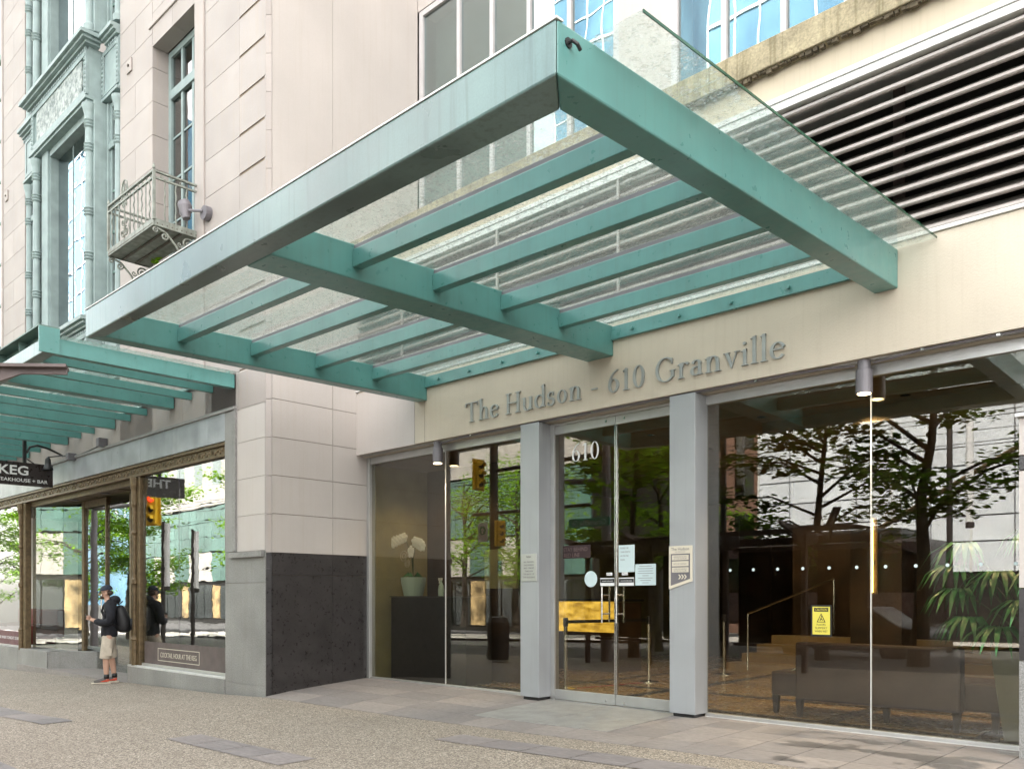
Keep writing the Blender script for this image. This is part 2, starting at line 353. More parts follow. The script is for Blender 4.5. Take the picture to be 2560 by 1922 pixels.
def block(name, m, parent, x0, x1, y0, y1, z0, z1):
    """one stone/tile; equal sizes share mesh data"""
    k = (name, m.name, round(x1 - x0, 3), round(y1 - y0, 3), round(z1 - z0, 3))
    if k not in _bc:
        b = MB().box(0, x1 - x0, 0, y1 - y0, 0, z1 - z0); me = bpy.data.meshes.new(name); me.from_pydata(b.v, [], b.f); me.materials.append(m); _bc[k] = me
    o = bpy.data.objects.new(name, _bc[k]); C.objects.link(o); o.location = (x0, y0, z0)
    if parent: o.parent = parent; o.matrix_parent_inverse = parent.matrix_basis.inverted()
    return o
def copy_tree(o, parent=None):
    c = o.copy(); C.objects.link(c); c.parent = parent
    for ch in list(o.children): copy_tree(ch, c)
    return c
def text(name, body, m, parent, origin, width, height, face='-Y', depth=.002, bold=0):
    """lettering as a mesh, scaled to a box; face: the way it looks"""
    cu = bpy.data.curves.new('t', 'FONT'); cu.body = body; cu.size = 1; cu.extrude = .01; cu.offset = bold; cu.resolution_u = 3; cu.align_x = 'LEFT'
    to = bpy.data.objects.new('t', cu); C.objects.link(to); bpy.context.view_layer.update()
    me = bpy.data.meshes.new_from_object(to.evaluated_get(bpy.context.evaluated_depsgraph_get()))
    bpy.data.objects.remove(to)
    xs = [v.co.x for v in me.vertices]; ys = [v.co.y for v in me.vertices]
    if not xs: return None
    x0, y0 = min(xs), min(ys); sx = width / (max(xs) - x0); sy = height / (max(ys) - y0)
    for v in me.vertices:
        a, b, c = (v.co.x - x0) * sx, (v.co.y - y0) * sy, v.co.z / .01 * depth / 2 + depth / 2
        if face == '-Y': v.co = (a, -c, b)
        elif face == '+X': v.co = (c, a, b)
        elif face == '-X': v.co = (-c, -a, b)
        elif face == '+Y': v.co = (-a, c, b)
    me.materials.clear(); me.materials.append(m); me.name = name
    o = bpy.data.objects.new(name, me); C.objects.link(o)
    o.location = origin
    if parent: o.parent = parent; o.matrix_parent_inverse = parent.matrix_basis.inverted()
    return o
def frame(name, m, parent, x0, x1, z0, z1, y0, y1, w, bevel=.002):
    return obj(name, m, parent, (x0, x0 + w, y0, y1, z0, z1), (x1 - w, x1, y0, y1, z0, z1), (x0 + w, x1 - w, y0, y1, z0, z0 + w), (x0 + w, x1 - w, y0, y1, z1 - w, z1), bevel=bevel)

# ================================================================ GROUND
def zs(x):
    """height of the sidewalk along the facade: it falls to the left"""
    P = [(-60, -1.3), (-23, -.44), (-15.8, -.262), (-12.2, -.19), (-10.8, -.13), (-8, -.112), (-6, -.084), (-3.7, -.03), (0, -.01), (60, .6)]
    for (a, za), (b, zb) in zip(P, P[1:]):
        if x <= b: return za + (zb - za) * (x - a) / (b - a)
    return P[-1][1]
def zg(x, y): return zs(x) + (y + 1.85) * .012
def sheet(name, m, x0, x1, y0, y1, nx, ny, dz, **t):
    b = MB(); vs = []; fs = []
    for i in range(nx + 1):
        for j in range(ny + 1):
            x = x0 + (x1 - x0) * i / nx; y = y0 + (y1 - y0) * j / ny; vs.append((x, y, zg(x, y) + dz))
    for i in range(nx):
        for j in range(ny): a = i * (ny + 1) + j; fs.append((a, a + ny + 1, a + ny + 2, a + 1))
    b.add(vs, fs); return b.build(name, m, smooth=False, **t)
sidewalk = sheet('sidewalk', M['aggregate'], -60, 40, -9.2, -1.85, 200, 24, 0, kind='structure')
sheet('kerbside_pavement', M['road'], -60, 40, -14, -9.2, 60, 6, 0, kind='structure')  # outer sidewalk strip, coloured dark as asphalt to dim its reflection in the glass
sheet('ground', M['road'], -400, 300, -300, 200, 70, 50, -.62, kind='structure')
sheet('road', M['road'], -140, 60, -23, -13.9, 60, 6, -.13, kind='structure')
sheet('far_pavement', M['conc'], -140, 60, -31, -23, 60, 6, .0, kind='structure')
# road continues on the left beyond the corner
# basalt bands let flush into the aggregate
def band(pts, name='paving_band'):
    vs = [(x, y, zg(x, y) + .004) for x, y in pts]; return MB().add(vs, [tuple(range(len(vs)))]).build(name, M['band'], sidewalk)
def bandrow(x0, x1, y0, y1, n):
    for i in range(n):
        a = x0 + (x1 - x0) * i / n; b = x0 + (x1 - x0) * (i + 1) / n - .012
        m = 3
        vs = []; fs = []
        for k in range(m + 1):
            x = a + (b - a) * k / m
            vs += [(x, y0, zg(x, y0) + .005), (x, y1, zg(x, y1) + .005)]
        for k in range(m): fs.append((2 * k, 2 * k + 2, 2 * k + 3, 2 * k + 1))
        MB().add(vs, fs).build('paving_slab', M['band'], sidewalk)
bandrow(-8.5, -6.35, -4.35, -3.98, 4)
bandrow(-13.8, -10.6, -4.85, -4.5, 6)
bandrow(-6.3, -1.2, -2.68, -2.30, 9)
bandrow(-10.6, -6.6, -6.2, -5.85, 7)
# slate entrance paving: a twisted apron from the sidewalk up to the threshold
apron = MB().add([(-10.93, -1.85, zs(-10.93) - .06), (0.5, -1.85, -.08), (.5, 0.1, -.06), (-10.93, .1, -.06)], [(0, 1, 2, 3)]).build('entrance_paving', M['mortar'], kind='structure')
def za(x, y):
    t = min(1, max(0, (y + 1.85) / 1.85)); t = t ** .75
    return zs(x) * (1 - t) + (.02 if x < -8 else .0) * t + .004
def paver(x0, x1, y0, y1, m='paver', name='paver', par=None, dz=0, g=.004):
    x0 += g; x1 -= g; y0 += g; y1 -= g
    top = [(x, y, za(x, y) + dz) for x, y in ((x0, y0), (x1, y0), (x1, y1), (x0, y1))]
    MB().hexa([(x, y, z - .05) for x, y, z in top] + top).build(name, M[m], par or apron)
ys = [-1.85, -1.42, -1.0, -.6, -.2, .06]
x = -10.93
MX0, MX1 = -7.08, -5.15
while x < .3:
    stp = .9 if x < -7.4 else .46
    for i in range(5):
        off = 0
        a, b = x, x + stp
        for (p, q) in ([(a, b)]):
            # leave the mat well open
            if q <= MX0 or p >= MX1 or ys[i] < -1.8: paver(p, q, ys[i], ys[i + 1])
            else:
                if p < MX0: paver(p, MX0, ys[i], ys[i + 1])
                if q > MX1: paver(MX1, q, ys[i], ys[i + 1])
    x += stp
mt = part_empty('x', apron); bpy.data.objects.remove(mt)
entry_mat = thing('entrance_mat', 'pale ribbed metal entrance grille set in the paving before the glass doors', 'entrance mat', (-6.1, -.9, 0))
for i in range(2):
    for (p, q) in ((MX0, -6.13), (-6.13, MX1)):
        y0, y1 = ((-1.42, -.80), (-.80, -.06))[i]
        paver(p, q, y0, y1, 'mat', 'grille_panel', entry_mat, .003)

obj('recess_paving', M['paver'], sidewalk, (-21.9, -15.4, -1.86, -.9, -.6, -.262))
# ================================================================ LETTERS (own serif outlines)
def arcpts(cx, cy, rx, ry, a0, a1, n=18): return [(cx + rx * math.cos(R(a0 + (a1 - a0) * i / n)), cy + ry * math.sin(R(a0 + (a1 - a0) * i / n))) for i in range(n + 1)]
def ribbon(pts, wf):
    """calligraphic stroke: width depends on direction (broad nib)"""
    L = []; Rr = []
    for i, p in enumerate(pts):
        a = pts[max(i - 1, 0)]; b = pts[min(i + 1, len(pts) - 1)]
        dx, dy = b[0] - a[0], b[1] - a[1]; d = math.hypot(dx, dy) or 1; nx, ny = -dy / d, dx / d
        w = wf(i / (len(pts) - 1), abs(dy / d)) / 2
        L.append((p[0] + nx * w, p[1] + ny * w)); Rr.append((p[0] - nx * w, p[1] - ny * w))
    return L, Rr
TK, TN = .118, .038
nib = lambda t, v: TN + (TK - TN) * v ** 1.4
def S(x, y0, y1): return ('p', [(x - TK / 2, y0), (x + TK / 2, y0), (x + TK / 2, y1), (x - TK / 2, y1)])
def H(x0, x1, y, t=TN): return ('p', [(x0, y - t / 2), (x1, y - t / 2), (x1, y + t / 2), (x0, y + t / 2)])
def foot(x, w=.15): return ('p', [(x - w, 0), (x + w, 0), (x + w, .022), (x + TK / 2 - .005, .05), (x - TK / 2 + .005, .05), (x - w, .022)])
def head(x, y, w=.15): return ('p', [(x - w, y), (x - w, y - .022), (x - TK / 2 + .005, y - .05), (x + TK / 2 - .005, y - .05), (x + w, y - .022), (x + w, y)])
def flag(x, y): return ('p', [(x - TK / 2 - .09, y - .075), (x + TK / 2, y + .015), (x + TK / 2, y - .09), (x - TK / 2, y - .09)])
def A(cx, cy, rx, ry, a0, a1, n=22, wf=nib): return ('r', arcpts(cx, cy, rx, ry, a0, a1, n), wf)
XH = .63; DF = lambda k: (lambda t, v: TN * 1.2 + (TK - TN) * v ** 1.4 * k)
G = {
 'T': (.80, [S(.40, 0, .98), foot(.40), H(.03, .77, .965, .045), ('p', [(.03, .985), (.06, .985), (.065, .945), (.03, .80), (.005, .80)]), ('p', [(.77, .985), (.74, .985), (.735, .945), (.77, .80), (.795, .80)])]),
 'h': (.66, [S(.15, 0, 1.05), flag(.15, 1.05), foot(.15, .13), A(.345, .36, .165, .25, 170, 0), S(.51, 0, .37), foot(.51, .13)]),
 'e': (.55, [A(.29, .31, .22, .30, 20, 325, 30), H(.09, .50, .36, .04)]),
 'H': (.92, [S(.17, 0, 1), S(.75, 0, 1), foot(.17), foot(.75), head(.17, 1), head(.75, 1), H(.17, .75, .51, .045)]),
 'u': (.68, [S(.15, .24, XH), ('p', [(.15 - TK / 2 - .08, XH - .02), (.15, XH), (.15, XH - .06), (.15 - TK / 2 - .08, XH - .05)]), A(.33, .22, .175, .22, 185, 350), S(.52, 0.02, XH), ('p', [(.52 - .12, XH - .02), (.52, XH), (.52, XH - .06), (.40, XH - .05)]), ('p', [(.52, 0), (.64, .03), (.64, .06), (.52, .08)])]),
 'd': (.64, [A(.285, .305, .215, .295, 50, 330, 30), S(.50, .02, 1.05), flag(.50, 1.05), ('p', [(.5, 0), (.62, .03), (.62, .06), (.5, .08)])]),
 's': (.46, [('r', arcpts(.225, .465, .135, .15, 35, 235, 20) + arcpts(.225, .17, .15, .155, 65, -140, 16), lambda t, v: .05 + .05 * math.sin(math.pi * t)), ('p', [(.33, .45), (.36, .45), (.365, .60), (.335, .60)]), ('p', [(.06, .17), (.09, .17), (.085, .02), (.055, .02)])]),
 'o': (.62, [('ring', .31, .31, .25, .315)]),
 'n': (.68, [S(.15, 0, XH), flag(.15, XH), foot(.15, .13), A(.345, .37, .165, .25, 170, 0), S(.51, 0, .38), foot(.51, .13)]),
 '-': (.44, [H(.08, .36, .33, .06)]),
 ' ': (.30, []),
 '6': (.64, [('ring', .32, .30, .25, .305), ('r', [(.13, .33), (.14, .50), (.20, .68), (.31, .83), (.44, .93), (.52, .97)], lambda t, v: .10 - .06 * t)]),
 '1': (.42, [S(.22, 0, .93), foot(.22, .14), ('p', [(.07, .83), (.22, .96), (.22, .88), (.08, .80)])]),
 '0': (.66, [('ring', .33, .47, .26, .48)]),
 'G': (.92, [A(.46, .50, .37, .49, 42, 318, 34), S(.76, .14, .44), ('p', [(.63, .44), (.89, .44), (.89, .415), (.63, .415)]), ('p', [(.72, .70), (.75, .70), (.76, .93), (.73, .93)])]),
 'r': (.48, [S(.15, 0, XH), flag(.15, XH), foot(.15, .13), A(.32, .42, .14, .19, 165, 55, 10), ('ring', .42, .57, .05, .055, .9)]),
 'a': (.54, [S(.38, .06, .44), A(.25, .44, .15, .175, 5, 160, 20), A(.23, .19, .16, .165, 75, 330, 20), ('p', [(.38, 0), (.50, .03), (.50, .06), (.38, .09)])]),
 'v': (.62, [('p', [(.06, XH), (.19, XH), (.36, .13), (.30, 0)]), ('p', [(.50, XH), (.535, XH), (.33, 0), (.30, 0), (.32, .08)]), ('p', [(0, XH), (.25, XH), (.25, XH - .028), (0, XH - .028)]), ('p', [(.42, XH), (.62, XH), (.62, XH - .028), (.42, XH - .028)])]),
 'i': (.30, [S(.15, 0, XH), flag(.15, XH), foot(.15, .13), ('ring', .14, .86, .06, .06, .98)]),
 'l': (.30, [S(.15, 0, 1.05), flag(.15, 1.05), foot(.15, .13)]),
}
def glyph(ch, sx, sz, depth):
    b = MB(); k = 0
    for s in G[ch][1]:
        d = depth + k * .0006; k += 1
        if s[0] == 'p': polys = [s[1]]; b.prism([(x * sx, 0, y * sz) for x, y in s[1]], (0, -d, 0))
        elif s[0] == 'r':
            L, Rr = ribbon(s[1], s[2] if len(s) > 2 else nib); n = len(L)
            vs = []; fs = []
            for (p, q) in zip(L, Rr):
                vs += [(p[0] * sx, 0, p[1] * sz), (q[0] * sx, 0, q[1] * sz), (q[0] * sx, -d, q[1] * sz), (p[0] * sx, -d, p[1] * sz)]
            for i in range(n - 1):
                for e in range(4): fs.append((4 * i + e, 4 * i + (e + 1) % 4, 4 * i + 4 + (e + 1) % 4, 4 * i + 4 + e))
            fs += [(0, 1, 2, 3), (4 * n - 1, 4 * n - 2, 4 * n - 3, 4 * n - 4)]; b.add(vs, fs)
        else:
            cx, cy, rx, ry = s[1:5]; solid = len(s) > 5; n = 28; vs = []; fs = []
            irx, iry = (0, 0) if solid else (rx - TK, ry - TN * 1.1)
            for i in range(n):
                t = 2 * math.pi * i / n; c, sn = math.cos(t), math.sin(t)
                for (a, e) in ((rx, ry), (irx, iry)):
                    vs += [((cx + a * c) * sx, 0, (cy + e * sn) * sz), ((cx + a * c) * sx, -d, (cy + e * sn) * sz)]
            for i in range(n):
                j = (i + 1) % n; A0, A1, B0, B1 = 4 * i, 4 * i + 1, 4 * i + 2, 4 * i + 3; a0, a1, b0, b1 = 4 * j, 4 * j + 1, 4 * j + 2, 4 * j + 3
                fs += [(A0, A1, a1, a0), (B0, b0, b1, B1), (A1, B1, b1, a1), (A0, a0, b0, B0)]
            b.add(vs, fs)
    return b
def lettering(name, body, m, parent, x, y, z, width, cap, depth):
    tot = sum(G[c][0] for c in body) + .05 * len(body); sx = width / tot
    cx = x
    for ch in body:
        if ch != ' ': glyph(ch, sx, cap, depth).build(name, m, parent, loc=(cx, y, z))
        cx += (G[ch][0] + .05) * sx

# ================================================================ ENTRANCE BUILDING
eb = thing('entrance_building', 'pale stone building with glazed street entrance, grey letters and black louver vent above', 'building', (-6, 1, 0))
WX = -10.93
# return wall of stone blocks (faces +X)
obj('wall_core', M['mortar'], eb, (WX - .9, WX - .014, -1.70, .985, 1.93, 20))
obj('wall_base_core', M['mortar'], eb, (WX - .5, WX - .014, -1.70, .2, -.3, 1.93))
yy = [-1.72, -.69, -.02]; zz = [1.93, 2.49, 3.04, 3.59, 4.14, 4.70]
for i in range(5):
    for j in range(2): block('stone_block', M['stone_smooth'], eb, WX - .10, WX + (.004 if j else 0), yy[j] + .003, yy[j + 1] - .003, zz[i] + .004, zz[i + 1] - .004)
for j, (a, b) in enumerate(((-1.72, -.69), (-.69, .985))): block('stone_panel', M['stone_smooth'], eb, WX - .10, WX, a + .003, b - .003, 4.704, 20)
for a, b in ((-1.72, -.69), (-.69, -.02)):
    for c, d in ((1.61, 1.93), (-.3, 1.61)): block('granite_slab', M['black_granite'], eb, WX - .10, WX + .003, a + .002, b - .002, c + .002, d - .002)
# chamfered corner bead, stone above, dark below
for z0, z1, m in ((1.932, 14, 'stone'), (-.3, 1.928, 'black_granite')):
    zc = z0
    while zc < z1 - .1:
        ze = min(z1, zc + (.55 if m == 'stone' else 2)); MB().prism([(WX - .06, -1.78, zc), (WX + .0, -1.725, zc), (WX - .1, -1.725, zc), (WX - .1, -1.78, zc)], (0, 0, ze - zc - .006)).build('corner_bead', M[m], eb); zc = ze
# fascia
fasc = obj('fascia', M['plaster'], eb, (WX + .05, 2, -.25, .20, 3.495, 4.46))
obj('fascia_return', M['stone_smooth'], eb, (WX + .004, -9.52, -.254, -.10, 3.49, 4.44))
for xx in (-9.52, -9.30): obj('fascia_joint', M['mortar'], eb, (xx, xx + .006, -.2515, -.249, 3.495, 4.1))
obj('soffit', M['plaster'], eb, (WX, 2, -.12, .22, 3.475, 3.494))
obj('soffit_track', M['alu'], eb, (WX + .1, 2, -.175, -.15, 3.482, 3.494), (WX + .1, 2, -.135, -.125, 3.482, 3.4935))
lettering('letter', 'The Hudson - 610 Granville', M['letter'], eb, -8.43, -.251, 3.645, 4.60, .262, .022)
# louver vent
lv = part_empty('louver_vent', eb)
obj('vent_back', M['dark'], lv, (WX, 3, .35, .40, 4.4, 6.3))
obj('vent_frame', M['white_frame'], lv, (WX, 3, -.27, .30, 6.085, 6.16), (WX, 3, -.285, -.2, 6.162, 6.215), bevel=.004)
obj('vent_frame', M['white_frame'], lv, (WX, 3, -.275, .30, 4.465, 4.50), bevel=.004)
prof = [(.10, .16), (.03, .075), (-.055, .03), (-.088, .018), (-.104, -.002), (-.104, -.028), (-.092, -.042), (-.072, -.045), (-.072, -.035), (-.088, -.030), (-.094, -.012), (-.082, .006), (-.05, .018), (.035, .062), (.105, .15)]
for i in range(12):
    z = 4.545 + i * .1365
    b = MB()
    b.prism([(WX, p[0] - .13, z + p[1] * .8) for p in prof], (14, 0, 0)); s = b.build('slat', M['louver'], lv)
for xx in (-9.83, -7.86, -5.9): obj('vent_post', M['louver'], lv, (xx, xx + .03, -.262, -.235, 4.5, 6.085))
for xx in (-2.95, -.2): obj('vent_post', M['brown_steel'], lv, (xx, xx + .09, .10, .16, 4.5, 6.085))
obj('wall_strip', M['plaster2'], eb, (WX, 3, -.25, .5, 6.218, 6.50))
sp = obj('sill', M['sill'], eb, (WX + .0, 3, -.37, .98, 6.50, 6.78), bevel=.01)
b = MB(); random.seed(3); xx = WX + .02
while xx < 2.9:
    wv = random.uniform(.015, .07); b.box(xx, xx + wv, -.345, -.30, 6.50 - random.uniform(.012, .05), 6.503); xx += wv + random.uniform(.0, .03)
b.build('sill_drips', M['drip'], eb, kind='stuff')
# upper windows at Y = .98
obj('upper_wall', M['stone_smooth'], eb, (WX, 3, .99, 1.5, 11.0, 15), (-6.80, -5.98, .99, 1.5, 6.6, 11))
def upwin(x0, x1, z0, z1, mulls):
    wn = part_empty('window', eb)
    frame('window_frame', M['win_frame'], wn, x0, x1, z0, z1, .99, 1.08, .09)
    for q in mulls: obj('mullion', M['win_frame'], wn, (q - .035, q + .035, .985, 1.07, z0 + .09, z1 - .09), bevel=.003)
    es = [x0 + .09] + [q for q in mulls] + [x1 - .09]
    for a, c in zip(es, es[1:]):
        g = obj('pane', M['glass_up'], wn, (a, c, 1.03, 1.036, z0 + .08, z1 - .08))
        g.rotation_euler = (0, 0, 0)
    obj('blind', M['blind'], wn, (x0, x1, 1.35, 1.36, z0, z1)) if x0 < -8 else None  # pale sheet added behind the left panes to lighten them
upwin(WX + .03, -6.80, 6.8, 10.98, [-9.94, -9.2, -8.43, -7.66])
upwin(-5.98, 2.5, 6.8, 10.98, [-5.24, -4.48, -3.72, -2.96, -2.2, -1.44])
obj('room_void', M['dark'], eb, (WX, 3, 2.6, 2.7, 6.7, 11))
obj('unseen_storeys', M['stone_smooth'], eb, (WX, 26, 9.1, 24, -.2, 25)); obj('unseen_storeys', M['stone_smooth'], eb, (3.01, 26, .2, 9.09, -.2, 25)); obj('unseen_storeys', M['stone_smooth'], eb, (WX, 3, 1.0, 9.09, 15.01, 25)); obj('unseen_storeys', M['dark'], eb, (WX, 3, 2.75, 9.09, 6.6, 15))  # unseen building mass, added to keep the sun off the street front
# columns
for a, c in ((-7.425, -7.11), (-5.19, -4.87)):
    col = MB().box(a, c, -.25, .02, .035, 3.474).build('column', M['clad'], eb, bevel=.004)
    obj('column_foot', M['black'], eb, (a + .03, c - .03, -.22, 0, -.03, .035))
# glazed walls
def glazed(x0, x1, joints):
    gw = part_empty('glass_wall', eb)
    obj('head_rail', M['alu'], gw, (x0, x1, -.03, .05, 3.37, 3.472), bevel=.003)
    obj('sill_rail', M['alu'], gw, (x0, x1, -.045, .05, -.03, .042), bevel=.004)
    obj('sill_bead', M['white_frame'], gw, (x0, x1, -.052, -.046, -.03, .008))
    es = [x0] + joints + [x1]
    for a, c in zip(es, es[1:]): obj('pane', M['glass_entry'], gw, (a + .004, c - .004, -.006, .006, .04, 3.372))
    for j in joints: obj('pane_joint', M['white_frame'], gw, (j - .005, j + .005, -.007, .007, .042, 3.37))
    return gw
gw1 = glazed(WX + .07, -7.42, [-9.128]); obj('jamb', M['alu'], gw1, (WX + .004, WX + .07, -.06, .05, -.02, 3.472), bevel=.003)
gw2 = glazed(-4.87, 1.0, [-3.114, -1.2])
for q in ((-7.11, -7.045), (-5.215, -5.19)): obj('door_jamb', M['alu'], eb, (*q, -.03, .06, .0, 3.472), bevel=.003)
obj('door_head', M['alu'], eb, (-7.045, -5.215, -.02, .06, 3.442, 3.472), bevel=.003)
obj('threshold', M['alu'], eb, (-7.11, -5.19, -.07, .06, -.03, .004), bevel=.003)
for k, (a, c) in enumerate(((-7.04, -6.102), (-6.094, -5.22))):
    d = part_empty('door', eb)
    obj('door_rail', M['alu'], d, (a, c, -.022, .022, 3.335, 3.438), bevel=.003)
    obj('door_rail', M['alu'], d, (a, c, -.022, .022, .010, .132), bevel=.003)
    obj('pane', M['glass_entry'], d, (a + .003, c - .003, -.006, .006, .132, 3.335))
    e = c if k == 0 else a
    obj('door_edge', M['steel'], d, (e - .014 if k == 0 else e, e if k == 0 else e + .014, -.018, .018, .134, 3.334), bevel=.002)
    for yb in (-.075, .075):
        hx = e - .155 if k == 0 else e + .05
        if yb > 0: hx += .0
        h = MB().tube([(hx, yb, .985), (hx, yb, 1.415)], .011, 10)
        for hz in (1.09, 1.315): h.tube([(hx, yb, hz), (hx, 0, hz)], .009, 8)
        h.build('pull_handle', M['steel'], d, smooth=False)
    hx2 = e - .02 if k == 0 else e + .16
    sgn = -1 if k == 0 else 1
    for hz in (.045, 3.39): MB().tube([(e + sgn * .13, -.022, hz), (e + sgn * .13, -.028, hz)], .016, 12).build('lock_barrel', M['steel'], d)
# right-hand jamb pier at the picture's edge
for z0, z1, m in ((-.05, .78, 'grey_granite'), (.79, 1.36, 'black_granite'), (1.37, 2.3, 'stone_smooth'), (2.31, 2.42, 'black_granite'), (2.43, 2.72, 'stone_smooth')):
    block('stone_block', M[m], eb, -1.785, -1.35, -.42, .02, z0, z1)
obj('pier_cap', M['white_frame'], eb, (-1.81, -1.33, -.46, .02, 2.73, 2.76), bevel=.004)
MB().ell((-1.62, -.25, 2.82), (.06, .06, .06)).build('pier_ball', M['white_frame'], eb, smooth=True)

# ---------------- lobby interior (parts of the same building)
LZ = 3.36
obj('lobby_ceiling', M['ceiling'], eb, (WX, 3, .06, 9, LZ + .02, LZ + .12))
obj('lobby_wall', M['wood'], eb, (WX, 3, 8.8, 9, 0, LZ))
obj('lobby_wall', M['cream_wall'], eb, (WX - .0, WX + .08, .06, 9, -.02, LZ))
obj('lobby_wall', M['wood'], eb, (2.9, 3, .06, 9, 0, LZ))
obj('lobby_floor', M['floor_dark'], eb, (WX, 3, .055, 9, -.2, -.005))
x = -10.8
while x < 2.6:
    y = .55
    while y < 8.4:
        block('floor_tile', M['floor_tan'], eb, x, x + 1.29, y, y + 1.29, -.004, .002); y += 1.5 if int(y * 2) % 2 else 1.42
    x += 1.5 if int(x) % 2 else 1.32
for i in range(18):
    a = -10.8 + i * .75; block('wall_panel', M['wood'], eb, a, a + .74, 8.74, 8.80, 0, LZ - .4)
obj('lobby_beam', M['ceiling'], eb, (-4.9, 3, 1.3, 1.55, LZ - .16, LZ + .02))
# box columns and back partition
obj('lobby_column', M['wood'], eb, (-4.55, -3.9, 3.05, 3.6, 0, LZ)); obj('lobby_column', M['wood'], eb, (-2.2, -1.6, 3.2, 3.8, 0, LZ))
for i in range(4): obj('step', M['concrete_step'], eb, (-7.6 + i * .12, -2.8, 5.2 + i * .32, 5.53 + i * .32, .0, .15 * (i + 1)))
obj('lobby_wall', M['wood'], eb, (-7, -2.8, 6.5, 6.7, .6, LZ))
rail = MB()
rail.tube([(-7.19, 5.2, 1.0), (-6.2, 6.4, 1.6)], .018, 8)
for a, c, d in ((-7.19, 5.2, 1.0), (-6.2, 6.4, 1.6)): rail.tube([(a, c, d - .95), (a, c, d)], .016, 8)
rail.build('handrail', M['steel'], eb)
lights = [(-4.729, .964), (-3.153, .998), (-2.886, 2.006), (-2.847, 2.861), (-3.642, 1.984), (-3.613, 2.858), (-4.412, 1.99), (-6.3, 1.0), (-7.6, 1.0), (-6.3, 2.4), (-9.6, 1.0), (-8.3, 2.4), (-1.6, 1.0), (-1.8, 2.4)]
dl0 = None
for i, (a, c) in enumerate(lights):
    t = thing('recessed_downlight', 'small round ceiling downlight glowing in the bronze lobby ceiling', 'ceiling light', (a, c, LZ + .02), 'recessed downlights in the lobby ceiling')
    MB().lathe(a, c, [(.055, LZ + .018), (.058, LZ + .010), (.044, LZ + .010), (.040, LZ + .019)], 16).build('trim_ring', M['steel'], t)
    MB().lathe(a, c, [(.038, LZ + .018), (.038, LZ + .012)], 16).build('lens', M['lamp_on'], t)
for a, c, e in ((-9.9, .6, 7), (-6.8, 2.2, 26), (-3.6, 1.1, 26), (-2.1, .9, 22), (-6.5, 5.4, 15)):  # lobby spots set apart from the fixtures; the palm's one added to brighten it
    ld = bpy.data.lights.new('downlight', 'SPOT'); ld.energy = e; ld.color = (1, .74, .42); ld.spot_size = R(130); ld.spot_blend = .6; ld.shadow_soft_size = .12
    lo = bpy.data.objects.new('downlight', ld); C.objects.link(lo); lo.location = (a, c, LZ - .06)

# ================================================================ MAIN CANOPY
cp = thing('glass_canopy', 'large teal steel and glass canopy projecting over the entrance doors', 'canopy', (-6, -2.5, 4.2))
XR, XM0, XM1, XL = -2.78, -6.33, -5.95, -9.44
def ztop(x, y):
    f = 4.185 + (4.305 - 4.185) * (x - XR) / (XL - XR); wv = 4.405 + .02 * (x - XR) / (XL - XR)
    return f + (wv - f) * (y + 4.9) / 4.65
def zbot(x, y):
    f = 3.905 + (4.015 - 3.905) * (x - XR) / (XL - XR); wv = 4.055 + .025 * (x - XR) / (XL - XR)
    return f + (wv - f) * (y + 4.9) / 4.65
def yfront(x): return -4.93 + .14 * (x - XR) / (XL - XR)
def beam(name, x0, x1, y0a, y0b, y1, m, par, bev=.012, top=0, bot=None):
    """box whose faces follow the canopy's top and bottom planes; y0a/y0b outer ends at x0/x1"""
    def p(x, y, f, d=0): return (x, y, f(x, y) + d)
    bt = bot or zbot
    v = [p(x0, y0a, bt), p(x1, y0b, bt), p(x1, y1, bt), p(x0, y1, bt), p(x0, y0a, ztop, top), p(x1, y0b, ztop, top), p(x1, y1, ztop, top), p(x0, y1, ztop, top)]
    return MB().hexa(v).build(name, m, par, bevel=bev)
YI = -4.66
def plan(name, pts, m, bev=.012):
    return MB().hexa([(x, y, zbot(x, y)) for x, y in pts] + [(x, y, ztop(x, y)) for x, y in pts]).build(name, m, cp, bevel=bev)
XRI, XLI = XR - .21, XL + .20
plan('front_beam', [(XL, yfront(XL)), (XR, yfront(XR)), (XRI, YI), (XLI, YI)], M['teal_front'])
MB().hexa([(x, y, ztop(x, y) + d) for d in (0.0005, .012) for x, y in ((XL, yfront(XL) - .004), (XR + .004, yfront(XR) - .004), (XR + .004, yfront(XR) + .05), (XL, yfront(XL) + .05))]).build('drip_flashing', M['white_frame'], cp)
plan('side_beam', [(XRI, YI + .002), (XR, yfront(XR) + .002), (XR, -.252), (XRI, -.252)], M['teal'])
beam('side_beam', XM0, XM1, YI + .001, YI + .001, -.252, M['teal'], cp)
plan('side_beam', [(XL, yfront(XL) + .002), (XLI, YI + .002), (XLI, -.252), (XL, -.252)], M['teal'])
PY = [-3.84, -2.95, -2.06, -1.17]
